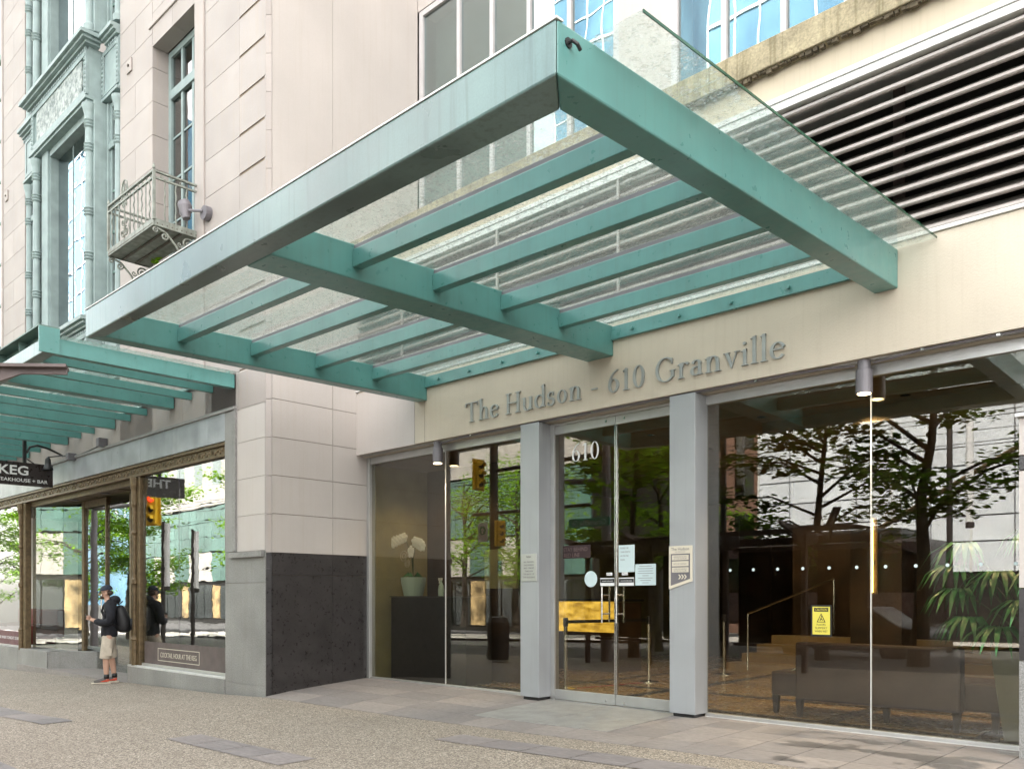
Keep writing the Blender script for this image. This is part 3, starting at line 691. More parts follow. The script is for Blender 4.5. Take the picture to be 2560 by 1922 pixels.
for x0, x1 in ((XM1, XR - .21), (XL + .20, XM0)):
    for y in PY:
        pb = lambda x, yy: ztop(x, yy) - .20
        q = [(x, yy, ztop(x, yy) - h) for h in (.20, .05) for x, yy in ((x0, y - .05), (x1, y - .05), (x1, y + .05), (x0, y + .05))]
        pu = MB().hexa(q).build('purlin', M['teal'], cp, bevel=.006)
        # black glazing gasket along the glass
        MB().hexa([(x, yy, ztop(x, yy) - h) for h in (.0495, .012) for x, yy in ((x0, y - .035), (x1, y - .035), (x1, y + .035), (x0, y + .035))]).build('gasket', M['lamp_grey'], pu)
    # rail along the wall with bolts
    MB().hexa([(x, yy, ztop(x, yy) - h) for h in (.17, .02) for x, yy in ((x0, -.30), (x1, -.30), (x1, -.252), (x0, -.252))]).build('wall_angle', M['teal'], cp, bevel=.003)
    k = x0 + .3
    while k < x1: MB().tube([(k, -.302, ztop(k, -.3) - .10), (k, -.335, ztop(k, -.3) - .10)], .02, 8).build('bolt', M['teal'], cp); k += .62
    for y0, y1 in ((YI, YI + .012), ):
        MB().hexa([(x, yy, ztop(x, yy) - h) for h in (.03, .002) for x, yy in ((x0, y0), (x1, y0), (x1, y1), (x0, y1))]).build('gasket', M['black'], cp)
EX0, EX1 = -9.62, -2.45
jy = [-4.66] + PY + [-.262]
for a, c in zip(jy, jy[1:]):
    for x0, x1 in ((XM1 - .19, EX1), (EX0, XM1 - .20)):
        g = MB().hexa([(x, yy, ztop(x, yy) + h) for h in (.002, .016) for x, yy in ((x0, a + .004), (x1, a + .004), (x1, c - .004), (x0, c - .004))]).build('glass_pane', M['glass_canopy'], cp)
        xe = x1 if x1 == EX1 else x0
        MB().hexa([(x, yy, ztop(x, yy) + h) for h in (.001, .017) for x, yy in ((xe - .003, a + .004), (xe + .003, a + .004), (xe + .003, c - .004), (xe - .003, c - .004))]).build('pane_edge', M['glass_edge'], g)
hk = MB().tube([(XR + .001, -4.84, 4.10), (XR + .03, -4.84, 4.10), (XR + .045, -4.82, 4.085), (XR + .04, -4.79, 4.07)], .010, 8)
hk.tube([(XR, -4.84, 4.10), (XR + .008, -4.84, 4.10)], .026, 10); hk.build('hook', M['black'], cp)
MB().tube([(XL + .35, yfront(XL) - .006, 4.07), (XL + .35, yfront(XL) + .01, 4.07)], .022, 10).build('plug', M['black'], cp)

# ================================================================ OLD BUILDING ON THE LEFT
ob = thing('old_stone_building', 'pale terracotta building with pale green iron bay window and granite street front', 'building', (-17, 0, 0))
FY = -1.78
obj('wall_core', M['mortar'], ob, (-14.70, WX - 1.0, -.9, 1, 3.7, 20)) if 0 else None
obj('rear_mass', M['stone_smooth'], ob, (-60, WX - 1.0, 1.2, 24, -1, 25))  # unseen block behind, added to shade the street from the sun
# --- corner pier, courses .585 m
zc = [4.09 + .585 * i for i in range(18)]
def course(x0, x1, zlist, cuts, name='stone_block', y0=FY, d=.22, m='stone', g=.003):
    for i, (a, b) in enumerate(zip(zlist, zlist[1:])):
        ed = [x0] + [c for c in (cuts[i % len(cuts)]) if x0 < c < x1] + [x1]
        for p, q in zip(ed, ed[1:]): block(name, M[m], ob, p + g, q - g, y0, y0 + d, a + g, b - g)
obj('wall_core', M['mortar'], ob, (-13.10, WX - .104, FY + .012, -1.1, 3.7, 20)); obj('wall_core', M['mortar'], ob, (-12.1, WX - .104, FY + .013, -1.1, .0, 3.69))
# groove offsets measured at z=7.015+.585k
g0 = 7.0 - .585 * 5
zq = [g0 + .585 * i for i in range(28)]
course(-12.84, -11.75, zq, [[], []], g=.004)
for a, b in zip(zq, zq[1:]):
    block('quoin_block', M['stone'], ob, -11.744, WX - .062, FY - .004, FY + .20, a + .022, b - .022)
obj('pilaster', M['stone'], ob, (-12.99, -12.846, FY - .03, FY + .2, 4.6, 20), (-13.19, -12.992, FY - .012, -1.5, 4.6, 20), bevel=.012)
# --- window behind the balcony
course(-16.18, -14.78, zq, [[-15.5], []], g=.004, d=.30)
obj('wall_core', M['mortar'], ob, (-16.17, -14.80, FY + .012, -1.2, 4.4, 20))
for a, b in zip(zq[2:], zq[3:]):
    if b < 10.9: block('jamb_block', M['stone'], ob, -14.86, -14.776, FY + .304, -1.50, a + .004, b - .004)
course(-14.776, -13.194, [10.86, 11.44, 12.02, 12.6, 13.2, 14, 15, 16, 20], [[-14.0], [-14.4, -13.6]], d=.26)
course(-14.776, -13.194, [4.6, 5.2, 5.8, 6.4, 6.95], [[-14.0]], d=.26)
obj('lintel_moulding', M['stone'], ob, (-14.9, -13.15, FY - .03, FY + .004, 11.2, 11.27), bevel=.01)
wn = part_empty('window', ob)
frame('window_frame', M['green'], wn, -14.776, -13.19, 6.98, 10.86, -1.50, -1.42, .11)
obj('transom', M['green'], wn, (-14.66, -13.3, -1.52, -1.42, 10.0, 10.16), bevel=.008)
for q in (-14.27, -13.86, ): obj('mullion', M['green'], wn, (q - .035, q + .035, -1.49, -1.43, 7.09, 10.75))
obj('mullion', M['green'], wn, (-13.50, -13.42, -1.49, -1.43, 7.09, 10.75))
for q in (7.85, 8.6, 9.32): obj('glazing_bar', M['green'], wn, (-14.66, -13.3, -1.475, -1.445, q - .018, q + .018))
obj('pane', M['glass_old'], wn, (-14.66, -13.3, -1.461, -1.457, 7.09, 10.75))
obj('blind', M['brick_d'], wn, (-14.5, -14.3, -1.3, -1.29, 7.1, 10.75))
obj('room_void', M['dark'], ob, (-16.1, -13, -.7, -.6, 4.6, 20))

# --- green iron bay window
bw = part_empty('bay_window', ob)
CY, SY = -1.97, -1.72
def colonette(x, y, z0, z1, r=.085):
    b = MB(); pr = [(r * 1.3, z0), (r * 1.3, z0 + .12), (r, z0 + .16)]
    z = z0 + .16; k = 0
    while z < z1 - .5:
        h = .62 if k % 2 else 1.0
        pr += [(r * .92, z + .02), (r * .86, min(z + h, z1 - .45))]
        zz2 = min(z + h, z1 - .45)
        for e in range(3): pr += [(r * 1.22, zz2 + .03 + e * .06), (r * .92, zz2 + .06 + e * .06)]
        z = zz2 + .22; k += 1
    pr += [(r, z1 - .28), (r * 1.15, z1 - .16), (r * 1.5, z1 - .06), (r * 1.6, z1)]
    return b.lathe(x, y, pr, 20).build('colonette', M['green'], bw, smooth=False)
def cornice(x0, x1, y, z, ext=.22, ends=(0, 0)):
    b = MB()
    for k, (dy, a, c) in enumerate(((ext, .10, .17), (ext * .7, .05, .098), (ext * .35, 0, .048))):
        b.box(x0 - dy * ends[0], x1 + dy * ends[1], y - dy, y + .2, z + a, z + c)
    xx = x0
    for k in range(int((x1 - x0) / .10)): b.box(x0 + k * .10 + .01, x0 + k * .10 + .07, y - .03, y, z - .07, z - .02)
    return b.build('cornice', M['green'], bw)
for zb in (4.9, 10.78):
    zt = 10.78 if zb == 4.9 else 15
    # mullion piers and columns, central projection
    for x in (-19.97, -16.99): colonette(x, CY - .06, 6.5 if zb == 4.9 else 12.0, 10.62 if zb == 4.9 else 15)
    for x in (-21.35, -16.30): colonette(x, SY - .03, 6.5 if zb == 4.9 else 12.0, 10.62 if zb == 4.9 else 15)
Z0, Z1 = 6.5, 10.72
for z0, z1 in ((6.5, 10.70), (12.0, 15)):
    for q in ((-19.80, -19.44, CY - .02, SY), (-17.12, -16.86, CY - .02, SY), (-16.85, -16.80, SY - .05, SY + .1), (-20.95, -20.82, SY - .05, SY + .1), (-20.34, -20.16, CY + .02, SY + .1)): obj('bay_pier', M['green'], bw, (*q, z0, z1), bevel=.012)
    for q in ((-19.44, -19.41), (-17.15, -17.12)): obj('bay_reveal', M['green'], bw, (*q, CY + .03, SY, z0, z1))
    obj('bay_head', M['green'], bw, (-19.41, -17.15, CY + .02, SY, z1 - .16, z1))
    p1 = obj('pane', M['glass_bay'], bw, (-19.41, -18.56, -1.78, -1.772, z0, z1 - .17)); p2 = obj('pane', M['glass_bay'], bw, (-18.54, -17.15, -1.78, -1.772, z0, z1 - .17))
    obj('glazing_bar', M['green'], bw, (-18.56, -18.54, -1.79, -1.77, z0, z1 - .17))
    for (a, c) in ((-16.80, -16.20), (-20.82, -20.34), (-21.55, -20.95)):
        frame('sash', M['green'], bw, a, c, z0, z1, SY, SY + .07, .09)
        zz_ = [7.46, 8.22, 9.0] if z0 < 10 else [12.54, 13.3]
        for q in zz_: obj('glazing_bar', M['green_d'], bw, (a + .08, c - .08, SY + .01, SY + .05, q - .02, q + .02))
        obj('transom', M['green'], bw, (a + .001, c - .001, SY - .04, SY - .002, z0 + 3.3, z0 + 3.42), bevel=.008)
        obj('glazing_bar', M['green'], bw, ((a + c) / 2 + .12, (a + c) / 2 + .16, SY + .005, SY + .045, z0 + .09, z1 - .09))
        obj('pane', M['glass_old'], bw, (a + .08, c - .08, SY + .03, SY + .034, z0 + .08, z1 - .08))
def entab(z):
    obj('relief_panel', M['relief'], bw, (-19.86, -17.28, CY - .10, CY - .07, z + .16, z + .80))
    frame('panel_frame', M['green'], bw, -20.14, -17.0, z + .06, z + .90, CY - .12, CY - .072, .10)
    obj('panel_body', M['green'], bw, (-20.14, -17.0, CY - .07, -1.55, z, z + .96), (-17.0, -16.19, SY - .06, -1.5, z, z + .96), (-21.55, -20.14, SY - .06, -1.5, z, z + .96))
    for (a, c) in ((-16.96, -16.22), (-21.5, -20.2)):
        obj('side_panel', M['green'], bw, (a + .10, c - .10, SY - .075, SY - .062, z + .14, z + .82)); frame('panel_frame', M['green'], bw, a, c, z + .06, z + .90, SY - .09, SY - .062, .08)
    cornice(-20.18, -16.96, CY - .10, z + .96, .20, (1, 1)); cornice(-16.76, -16.19, SY - .07, z + .96, .16, (0, 0)); cornice(-21.6, -20.38, SY - .07, z + .96, .16)
    obj('string_course', M['green'], bw, (-20.2, -16.94, CY - .16, -1.55, z - .06, z - .002), (-20.16, -16.98, CY - .12, -1.55, z - .11, z - .062), (-16.94, -16.19, SY - .12, -1.5, z - .06, z - .002), (-21.55, -20.2, SY - .12, -1.5, z - .06, z - .002), bevel=.006)
    bd = MB()
    for xx in (-20.09, -17.05, -16.93, -16.25):
        for k in range(9): bd.ell((xx, (CY - .125) if xx < -17 else SY - .095, z + .12 + k * .085), (.022, .022, .03), 8, 6)
    bd.build('bead_moulding', M['green'], bw, kind='stuff')
entab(10.78); entab(5.42)
# --- left stone pier with arched window edge
course(-23.2, -21.60, zq, [[], [-22.4]], g=.004, d=.25)
obj('wall_core', M['mortar'], ob, (-23.15, -21.62, FY + .012, -1.2, 4.2, 20))
aw = part_empty('window', ob); frame('window_frame', M['green_d'], aw, -25.6, -23.2, 4.6, 15, FY + .22, FY + .3, .14); obj('pane', M['glass_old'], aw, (-25.5, -23.3, FY + .26, FY + .265, 4.7, 14.9))
for q in range(9): obj('glazing_bar', M['green_d'], aw, (-25.46, -23.34, FY + .24, FY + .28, 5.5 + q * 1.05, 5.56 + q * 1.05))
course(-40, -25.6, zq, [[-30, -33, -36], [-31.5, -34.5]], d=.3)
obj('arch_moulding', M['stone'], ob, (-23.32, -23.205, FY - .03, FY + .2, 4.2, 20), bevel=.02)
# tie plates
def plate(x, z, label):
    t = thing('wall_plate', label, 'wall plate', (x, FY, z), 'small iron plates bolted to the stone')
    obj('plate', M['stone'], t, (x - .10, x + .10, FY - .03, FY - .002, z - .12, z + .12), bevel=.006); MB().tube([(x, FY - .03, z), (x, FY - .05, z)], .025, 8).build('bolt', M['iron_d'], t)
plate(-15.73, 10.93, 'small square plate bolted to the stone pier between bay window and balcony window'); plate(-22.9, 10.9, 'small square plate bolted to the stone pier left of the green bay window')

# --- street level
obj('wall_core', M['mortar'], ob, (-40, -10.99, FY + .06, -1.2, 3.62, 4.6))
xx = -24.4; random.seed(5)
while xx < -11.9:
    e = min(xx + .98, -11.86); block('stone_block', M['stone'], ob, xx + .003, e - .003, FY, FY + .1, 4.15, 4.66); xx = e
for z0, z1 in zip([1.965, 2.49, 3.04, 3.59, 4.14], [2.49, 3.04, 3.59, 4.14, 4.66]): block('stone_block', M['stone_smooth'], ob, -11.826, WX - .064, FY + .002, FY + .1, z0 + .003, z1 - .003)
# granite surround: lintel slabs and narrow pilaster
xx = -24.2
while xx < -12.2:
    e = min(xx + 1.28, -12.165); block('granite_lintel', M['blue_granite'], ob, xx + .002, e - .002, FY - .02, FY + .3, 3.675, 4.10); xx = e
obj('granite_lintel', M['grey_granite'], ob, (-12.163, -11.83, FY - .02, FY + .3, 1.97, 4.10))
obj('granite_fillet', M['grey_granite'], ob, (-24.2, -11.83, FY - .05, FY + .3, 4.102, 4.15), (-11.93, -11.83, FY - .035, FY - .0205, 1.98, 4.10), bevel=.004)
for z0, z1 in ((1.50, 1.96), (.0, 1.495), (-.32, -.003)): block('granite_slab', M['grey_granite'], ob, -12.163, WX - .062, FY - .012, FY + .5, z0, z1)
obj('granite_ledge', M['grey_granite'], ob, (-11.97, -11.02, FY - .07, FY - .013, 1.87, 1.955), bevel=.004)
# gilt moulding over the shop windows
gm = part_empty('gilt_moulding', ob)
obj('moulding_bar', M['gold'], gm, (-24.2, -12.166, FY + .0, FY + .15, 3.62, 3.672), (-24.2, -12.166, FY + .02, FY + .15, 3.455, 3.49), (-24.2, -12.166, FY + .045, FY + .15, 3.492, 3.618), bevel=.006)
dn = MB(); xx = -24.1
while xx < -12.3:
    for k in range(4): dn.ell((xx + .06 + .085 * k, FY + .042, 3.555 + (.018 if k % 2 else -.018)), (.036, .016, .03), 8, 5)
    dn.add([(xx - .05, FY + .035, 3.52), (xx, FY + .025, 3.555), (xx - .05, FY + .035, 3.59), (xx - .10, FY + .025, 3.555)], [(0, 1, 2, 3)]); xx += .44
dn.build('foliate_ornament', M['gold'], gm, kind='stuff')
# right shop window
def shopwin(x0, x1, z0, z1, y, film=None, joints=()):
    s = part_empty('shop_window', ob)
    obj('bottom_rail', M['alu'], s, (x0, x1, y - .03, y + .05, z0 - .035, z0 + .01), bevel=.004)
    es = [x0] + list(joints) + [x1]
    for a, c in zip(es, es[1:]): obj('pane', M['glass_store'], s, (a + .002, c - .002, y, y + .01, z0, z1))
    for j in joints: obj('pane_joint', M['lamp_grey'], s, (j - .0015, j + .0015, y - .002, y + .012, z0, z1))
    return s
sw = shopwin(-15.37, -12.165, .10, 3.45, FY + .09, joints=(-13.95,))
obj('window_film', M['brown_steel'], sw, (-15.30, -12.17, FY + .083, FY + .086, .11, .50))
frm = (-14.75, -13.20, .18, .40)
obj('film_border', M['cream_print'], sw, (frm[0], frm[1], FY + .080, FY + .082, frm[2], frm[2] + .012), (frm[0], frm[1], FY + .080, FY + .082, frm[3] - .012, frm[3]), (frm[0], frm[0] + .014, FY + .080, FY + .082, frm[2] + .012, frm[3] - .012), (frm[1] - .014, frm[1], FY + .080, FY + .082, frm[2] + .012, frm[3] - .012))
text('film_lettering', 'COCKTAIL HOUR AT THE KEG', M['cream_print'], sw, (frm[0] + .10, FY + .082, .245), 1.35, .085)
obj('plinth', M['grey_granite'], ob, (-14.0, -12.167, FY - .03, FY + .3, -.5, .03), (-15.79, -14.004, FY - .03, FY + .3, -.5, .03), bevel=.006)
obj('plinth_cap', M['white_frame'], ob, (-15.80, -12.166, FY - .02, FY + .08, .031, .062), bevel=.004)
def goldpost(x0, x1):
    p = obj('bronze_post', M['gold'], ob, (x0, x1, FY + .03, FY + .16, .06, 3.45), bevel=.012)
    c = MB().lathe((x0 + x1) / 2 - .04, FY + .01, [(.055, .06), (.055, .5), (.07, .52), (.05, .56), (.035, .6), (.035, 1.5), (.06, 1.53), (.06, 1.6), (.035, 1.64), (.035, 2.4), (.06, 2.44), (.04, 2.5), (.04, 2.9), (.055, 2.95), (.055, 3.2), (.08, 3.3), (.08, 3.44)], 12).build('colonette', M['gold'], ob)
goldpost(-15.64, -15.40); goldpost(-22.05, -21.68)
shopwin(-25.5, -22.06, .13, 3.45, FY + .09)
obj('window_film', M['red'], ob, (-25.4, -22.1, FY + .083, FY + .086, .14, .50)) if 0 else None
wf = obj('window_film', mat('burgundy film', (.09, .012, .02), .4), ob, (-25.4, -22.1, FY + .082, FY + .085, .14, .47))
text('film_lettering', 'DECIDE WHEN TONIGHT STARTS', M['white'], ob, (-24.1, FY + .081, .27), 1.9, .07)
obj('plinth', M['grey_granite'], ob, (-25.6, -22.05, FY - .03, FY + .3, -.9, .10), (-22.045, -20.05, FY - .03, FY + .45, -.9, .10), bevel=.006)
# recessed doorway
rc = part_empty('recessed_doorway', ob)
obj('soffit', M['cream_wall'], rc, (-21.66, -15.4, FY + .16, .2, 3.44, 3.5)); obj('soffit_trim', M['gold'], rc, (-21.66, -15.4, FY + .15, FY + .2, 3.36, 3.44))
for i in range(3):
    obj('soffit_panel', M['ceiling'], rc, (-20.7 + i * 1.75, -19.1 + i * 1.75, FY + .3, -1.1, 3.425, 3.439)); MB().tube([(-19.9 + i * 1.75, -1.3, 3.42), (-19.9 + i * 1.75, -1.3, 3.405)], .09, 20).build('soffit_light', M['lamp_grey'], rc)
def angled(x0, y0, x1, y1, z0, z1, m, name, th=.012):
    d = Vector((x1 - x0, y1 - y0, 0)).normalized(); n_ = Vector((-d.y, d.x, 0)) * th
    return MB().hexa([(x0, y0, z0), (x1, y1, z0), (x1 + n_.x, y1 + n_.y, z0), (x0 + n_.x, y0 + n_.y, z0), (x0, y0, z1), (x1, y1, z1), (x1 + n_.x, y1 + n_.y, z1), (x0 + n_.x, y0 + n_.y, z1)]).build(name, m, rc)
angled(-21.66, -1.60, -20.0, -1.05, .12, 3.36, M['glass_store'], 'pane')
angled(-20.05, FY, -19.2, -1.0, -.6, .10, M['grey_granite'], 'plinth', .3)
obj('door_frame', M['gold'], rc, (-20.03, -19.90, -1.1, -1.0, -.2, 3.40), (-18.7, -18.64, -1.1, -1.0, -.2, 3.4), (-17.45, -17.35, -1.1, -1.0, -.2, 3.4), bevel=.006)
obj('door_panel', M['gold'], rc, (-19.89, -18.71, -1.085, -1.03, 3.25, 3.40)); obj('pane', M['glass_store'], rc, (-19.89, -18.70, -1.06, -1.05, -.28, 3.25)); obj('pane', M['glass_store'], rc, (-18.63, -17.46, -1.06, -1.05, -.28, 3.25))
angled(-17.4, -1.05, -15.45, -1.60, .10, 3.36, M['glass_store'], 'pane')
angled(-17.4, -1.08, -15.5, -1.66, -.4, .08, M['grey_granite'], 'plinth', .02)
MB().tube([(-18.85, -1.12, .7), (-18.85, -1.12, 1.35)], .016, 8).build('door_handle', M['steel'], rc)
# dining room behind: dim walls, red bench
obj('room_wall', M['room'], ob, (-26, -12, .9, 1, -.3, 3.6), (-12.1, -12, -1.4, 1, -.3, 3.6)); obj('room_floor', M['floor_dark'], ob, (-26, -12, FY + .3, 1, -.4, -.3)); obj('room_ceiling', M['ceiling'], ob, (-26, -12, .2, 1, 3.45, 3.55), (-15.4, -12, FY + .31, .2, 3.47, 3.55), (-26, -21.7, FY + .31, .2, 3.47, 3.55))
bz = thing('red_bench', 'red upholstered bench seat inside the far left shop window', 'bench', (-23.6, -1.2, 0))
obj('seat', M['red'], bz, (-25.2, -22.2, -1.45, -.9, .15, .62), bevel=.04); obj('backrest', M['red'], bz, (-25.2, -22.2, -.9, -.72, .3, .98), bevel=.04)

# ================================================================ SECOND CANOPY (left)
c2 = thing('side_canopy', 'lower teal canopy of many parallel beams and glass over the shop windows', 'canopy', (-18, -3, 4.5))
big = [-11.92, -14.0, -16.42, -18.85, -21.27, -23.6]
small = [-12.6, -13.31, -15.02, -15.72, -16.98 - .45, -18.14, -19.91, -20.56, -22.2, -22.9]
for i, x in enumerate(big):
    wd = .12 if i != 1 else .22
    obj('beam', M['teal'], c2, (x - wd / 2, x + wd / 2, -4.29, FY - .02, 4.425, 4.63), bevel=.006)
for x in small: obj('purlin', M['teal'], c2, (x - .035, x + .035, -4.29, FY - .005, 4.475, 4.59), bevel=.004)
obj('front_beam', M['teal_front'], c2, (-24.5, -11.86, -4.45, -4.292, 4.42, 4.60), bevel=.008)
obj('gutter', M['green_d'], c2, (-24.5, -11.86, -4.34, -4.30, 4.602, 4.745), (-24.5, -11.84, -4.50, -4.25, 4.747, 4.765)); obj('end_plate', M['teal'], c2, (-11.855, -11.83, -4.50, -4.25, 4.42, 4.745), bevel=.004)
for k in range(14): obj('stiffener', M['green_d'], c2, (-12.8 - k * .9, -12.79 - k * .9, -4.45, -4.341, 4.602, 4.745))
obj('wall_rail', M['teal'], c2, (-24.5, -12.0, FY - .05, FY - .022, 4.64, 4.70), bevel=.003)
ex = [-11.75, -13.28, -15.0, -16.42, -18.14, -19.9, -21.27, -22.9, -24.4]; ey = [-4.24, -3.42, -2.6, FY - .03]
for a, c in zip(ex, ex[1:]):
    for d, e in zip(ey, ey[1:]): obj('glass_pane', M['glass_canopy'], c2, (c + .004, a - .004, d + .004, e - .004, 4.64, 4.652))

# ================================================================ HANGING SIGN
hs = thing('hanging_sign', 'dark brown blade sign with white lettering hanging under the lower canopy', 'sign', (-19.05, -3, 3.54))
obj('board', M['dkbrown'], hs, (-19.12, -18.98, -4.15, -2.03, 3.54, 3.995), bevel=.004)
text('lettering', 'THE', M['white'], hs, (-18.979, -3.82, 3.735), .56, .19, '+X', bold=.02); text('lettering', 'KEG', M['white'], hs, (-18.979, -3.02, 3.735), .53, .19, '+X', bold=.02)
text('lettering', 'STEAKHOUSE + BAR', M['white'], hs, (-18.979, -3.10, 3.60), .97, .07, '+X', bold=.012)
for yq in (-2.54, -3.6): obj('hanger', M['black'], hs, (-19.08, -19.02, yq - .03, yq + .03, 3.996, 4.47))
MB().tube([(-19.05, -2.5, 4.20), (-19.05, -2.44, 4.33), (-19.05, -2.3, 4.38), (-19.05, -2.1, 4.34), (-19.05, -1.9, 4.26), (-19.05, FY - .03, 4.22)], .022, 8).build('bracket', M['black'], hs)
MB().tube([(-19.05, -2.5, 4.08), (-19.05, -2.36, 3.998)], .012, 6).build('strut', M['black'], hs)
sl = thing('gooseneck_spotlight', 'black wall spotlight with a thin conduit beside the hanging sign', 'spotlight', (-17.8, FY, 4.1))
MB().lathe(0, 0, [(.02, .12), (.05, .08), (.06, -.02), (.10, -.12), (.10, -.14)], 20).build('lamp_head', M['black'], sl, loc=(-18.9, -2.15, 4.02))
MB().tube([(-18.9, -2.15, 4.14), (-18.8, -1.95, 4.18), (-18.4, -1.86, 4.15)], .014, 6).build('arm', M['black'], sl)
obj('junction_box', M['lamp_grey'], sl, (-18.5, -18.36, -1.95, FY - .001, 4.06, 4.2), bevel=.01); obj('junction_box', M['lamp_grey'], sl, (-16.9, -16.76, -1.95, FY - .001, 4.14, 4.30), bevel=.01)
MB().tube([(-18.4, -1.82, 4.12), (-16.9, -1.82, 4.20)], .012, 6).build('conduit', M['black'], sl)

# ================================================================ BALCONY
bl = thing('iron_balcony', 'ornate pale iron balcony with scrolls in front of the tall upper window', 'balcony', (-14, -2.1, 7.1))
BX0, BX1, BYF, BZ0, BZ1, BZR = -14.90, -13.12, -2.475, 7.045, 7.135, 7.885
obj('floor_plate', M['iron'], bl, (BX0, BX1, BYF, FY - .002, 7.06, 7.075)); obj('floor_edge', M['iron'], bl, (BX0, BX1, BYF - .012, BYF + .012, BZ0, BZ1 + .02), (BX1 - .012, BX1 + .012, BYF + .013, FY - .003, BZ0, BZ1 + .02), (BX0 - .012, BX0 + .012, BYF + .013, FY - .003, BZ0, BZ1 + .02), bevel=.003)
for y in (-2.25, -2.03): obj('floor_joist', M['iron_d'], bl, (BX0 + .013, BX1 - .013, y - .015, y + .015, 7.035, 7.059))
rv = MB()
for k in range(38): rv.ell((BX0 + .03 + k * (BX1 - BX0 - .06) / 37, BYF - .013, BZ0 + .03), (.011, .008, .011), 6, 4)
for k in range(9): rv.ell((BX1 + .013, BYF + .05 + k * .078, BZ0 + .04), (.008, .012, .012), 6, 4)
rv.build('rivets', M['iron_d'], bl, kind='stuff')
for (x0, y0, x1, y1) in ((BX0, BYF, BX1, BYF), (BX1, BYF, BX1, FY), (BX0, BYF, BX0, FY)):
    for z, r_ in ((BZR, .022), (BZR - .10, .016)):
        b = MB(); dx, dy = (.0, r_) if y0 == y1 else (r_, .0)
        b.hexa([(x0 - dx, y0 - dy, z - .014), (x1 - dx if x0 == x1 else x1, y1 - dy if y0 == y1 else y1, z - .014), (x1 + dx, y1 + dy, z - .014), (x0 + dx, y0 + dy, z - .014), (x0 - dx, y0 - dy, z + .014), (x1 - dx if x0 == x1 else x1, y1 - dy if y0 == y1 else y1, z + .014), (x1 + dx, y1 + dy, z + .014), (x0 + dx, y0 + dy, z + .014)])
        b.build('handrail' if z == BZR else 'rail', M['iron'], bl)
def spiral(cx, cy, cz, r0, turns, plane, ph=0, dr=1, n=26):
    pts = []
    for i in range(n + 1):
        t = i / n; a = ph + dr * t * turns * 2 * math.pi; r = r0 * (1 - .82 * t)
        u, v = r * math.cos(a), r * math.sin(a); pts.append((cx + u, cy, cz + v) if plane == 'x' else (cx, cy + u, cz + v))
    return pts
for x in (BX0, BX1): MB().box(x - .02, x + .02, BYF - .02, BYF + .02, BZ1, BZR + .02).ell((x, BYF, BZR + .06), (.026, .026, .035)).ell((x, BYF, BZR + .10), (.014, .014, .02)).build('corner_post', M['iron'], bl)
nb = 12
for k in range(1, nb):
    x = BX0 + (BX1 - BX0) * k / nb
    if k in (4, 5): continue
    b = MB(); tw = k % 2
    if tw:
        pts = []
        b.tube([(x + .006 * math.cos(i), BYF + .006 * math.sin(i), BZ1 + i * (BZR - .11 - BZ1) / 24) for i in range(25)], .012, 6)
    else: b.tube([(x, BYF, BZ1), (x, BYF, BZR - .1)], .011, 6)
    b.build('baluster', M['iron'], bl)
for k in range(1, 4):
    for x in (BX1, BX0):
        y = BYF + (FY - BYF) * k / 4; MB().tube([(x + .005 * math.cos(i), y + .005 * math.sin(i), BZ1 + i * (BZR - .11 - BZ1) / 20) for i in range(21)], .012, 6).build('baluster', M['iron'], bl)
sc = MB(); xc = BX0 + .665
for s_ in (-1, 1):
    sc.tube(spiral(xc + s_ * .075, BYF, BZ1 + .13, .085, 1.4, 'x', math.pi / 2, s_), .012, 6)
    sc.tube(spiral(xc + s_ * .06, BYF, BZ1 + .30, .05, 1.2, 'x', -math.pi / 2, s_), .010, 6)
    sc.tube(spiral(xc + s_ * .05, BYF, BZ1 + .58, .045, 1.2, 'x', math.pi / 2, -s_), .010, 6)
    sc.tube([(xc + s_ * .11, BYF, BZR - .06), (xc + s_ * .12, BYF, BZR + .08), (xc + s_ * .09, BYF, BZR + .18), (xc, BYF, BZR + .235)], .012, 6)
    sc.tube([(xc + s_ * .07, BYF, BZR - .02), (xc + s_ * .075, BYF, BZR + .08), (xc + s_ * .05, BYF, BZR + .15), (xc, BYF, BZR + .185)], .008, 6)
sc.tube([(xc, BYF, BZ1), (xc, BYF, BZR + .16)], .013, 6); sc.ell((xc, BYF - .01, BZR + .06), (.03, .02, .05))
sc.build('scroll_panel', M['iron'], bl)
orn = MB()
for k in range(11): orn.tube(spiral(BX0 + .12 + k * .155, BYF, BZR - .05, .03, 1.1, 'x', 0, 1 if k % 2 else -1, 12), .006, 5)
for k in range(4): orn.tube(spiral(BX1, BYF + .12 + k * .155, BZR - .05, .03, 1.1, 'y', 0, 1 if k % 2 else -1, 12), .006, 5)
orn.build('scroll_frieze', M['iron'], bl)
for x in (BX1 - .02, BX0 + .02):
    b = MB(); b.tube([(x, BYF + .05, BZ0 - .02), (x, BYF + .20, BZ0 - .06), (x, BYF + .36, BZ0 - .22), (x, BYF + .48, BZ0 - .40), (x, FY - .02, BZ0 - .50)], .017, 8)
    b.tube(spiral(x, BYF + .04, BZ0 - .06, .045, 1.3, 'y', math.pi / 2, 1), .013, 6); b.tube(spiral(x, BYF + .18, BZ0 - .12, .065, 1.4, 'y', math.pi / 2, -1), .013, 6)
    b.tube(spiral(x, FY - .14, BZ0 - .14, .10, 1.6, 'y', 0, 1), .014, 6); b.tube(spiral(x, BYF + .42, BZ0 - .18, .045, 1.2, 'y', 0, -1), .010, 6)
    b.build('scroll_bracket', M['iron'], bl)
wd = thing('wall_weed', 'tiny green weed growing from the underside of the balcony floor', 'weed', (-14.3, -1.95, 7.0))
random.seed(2); b = MB()
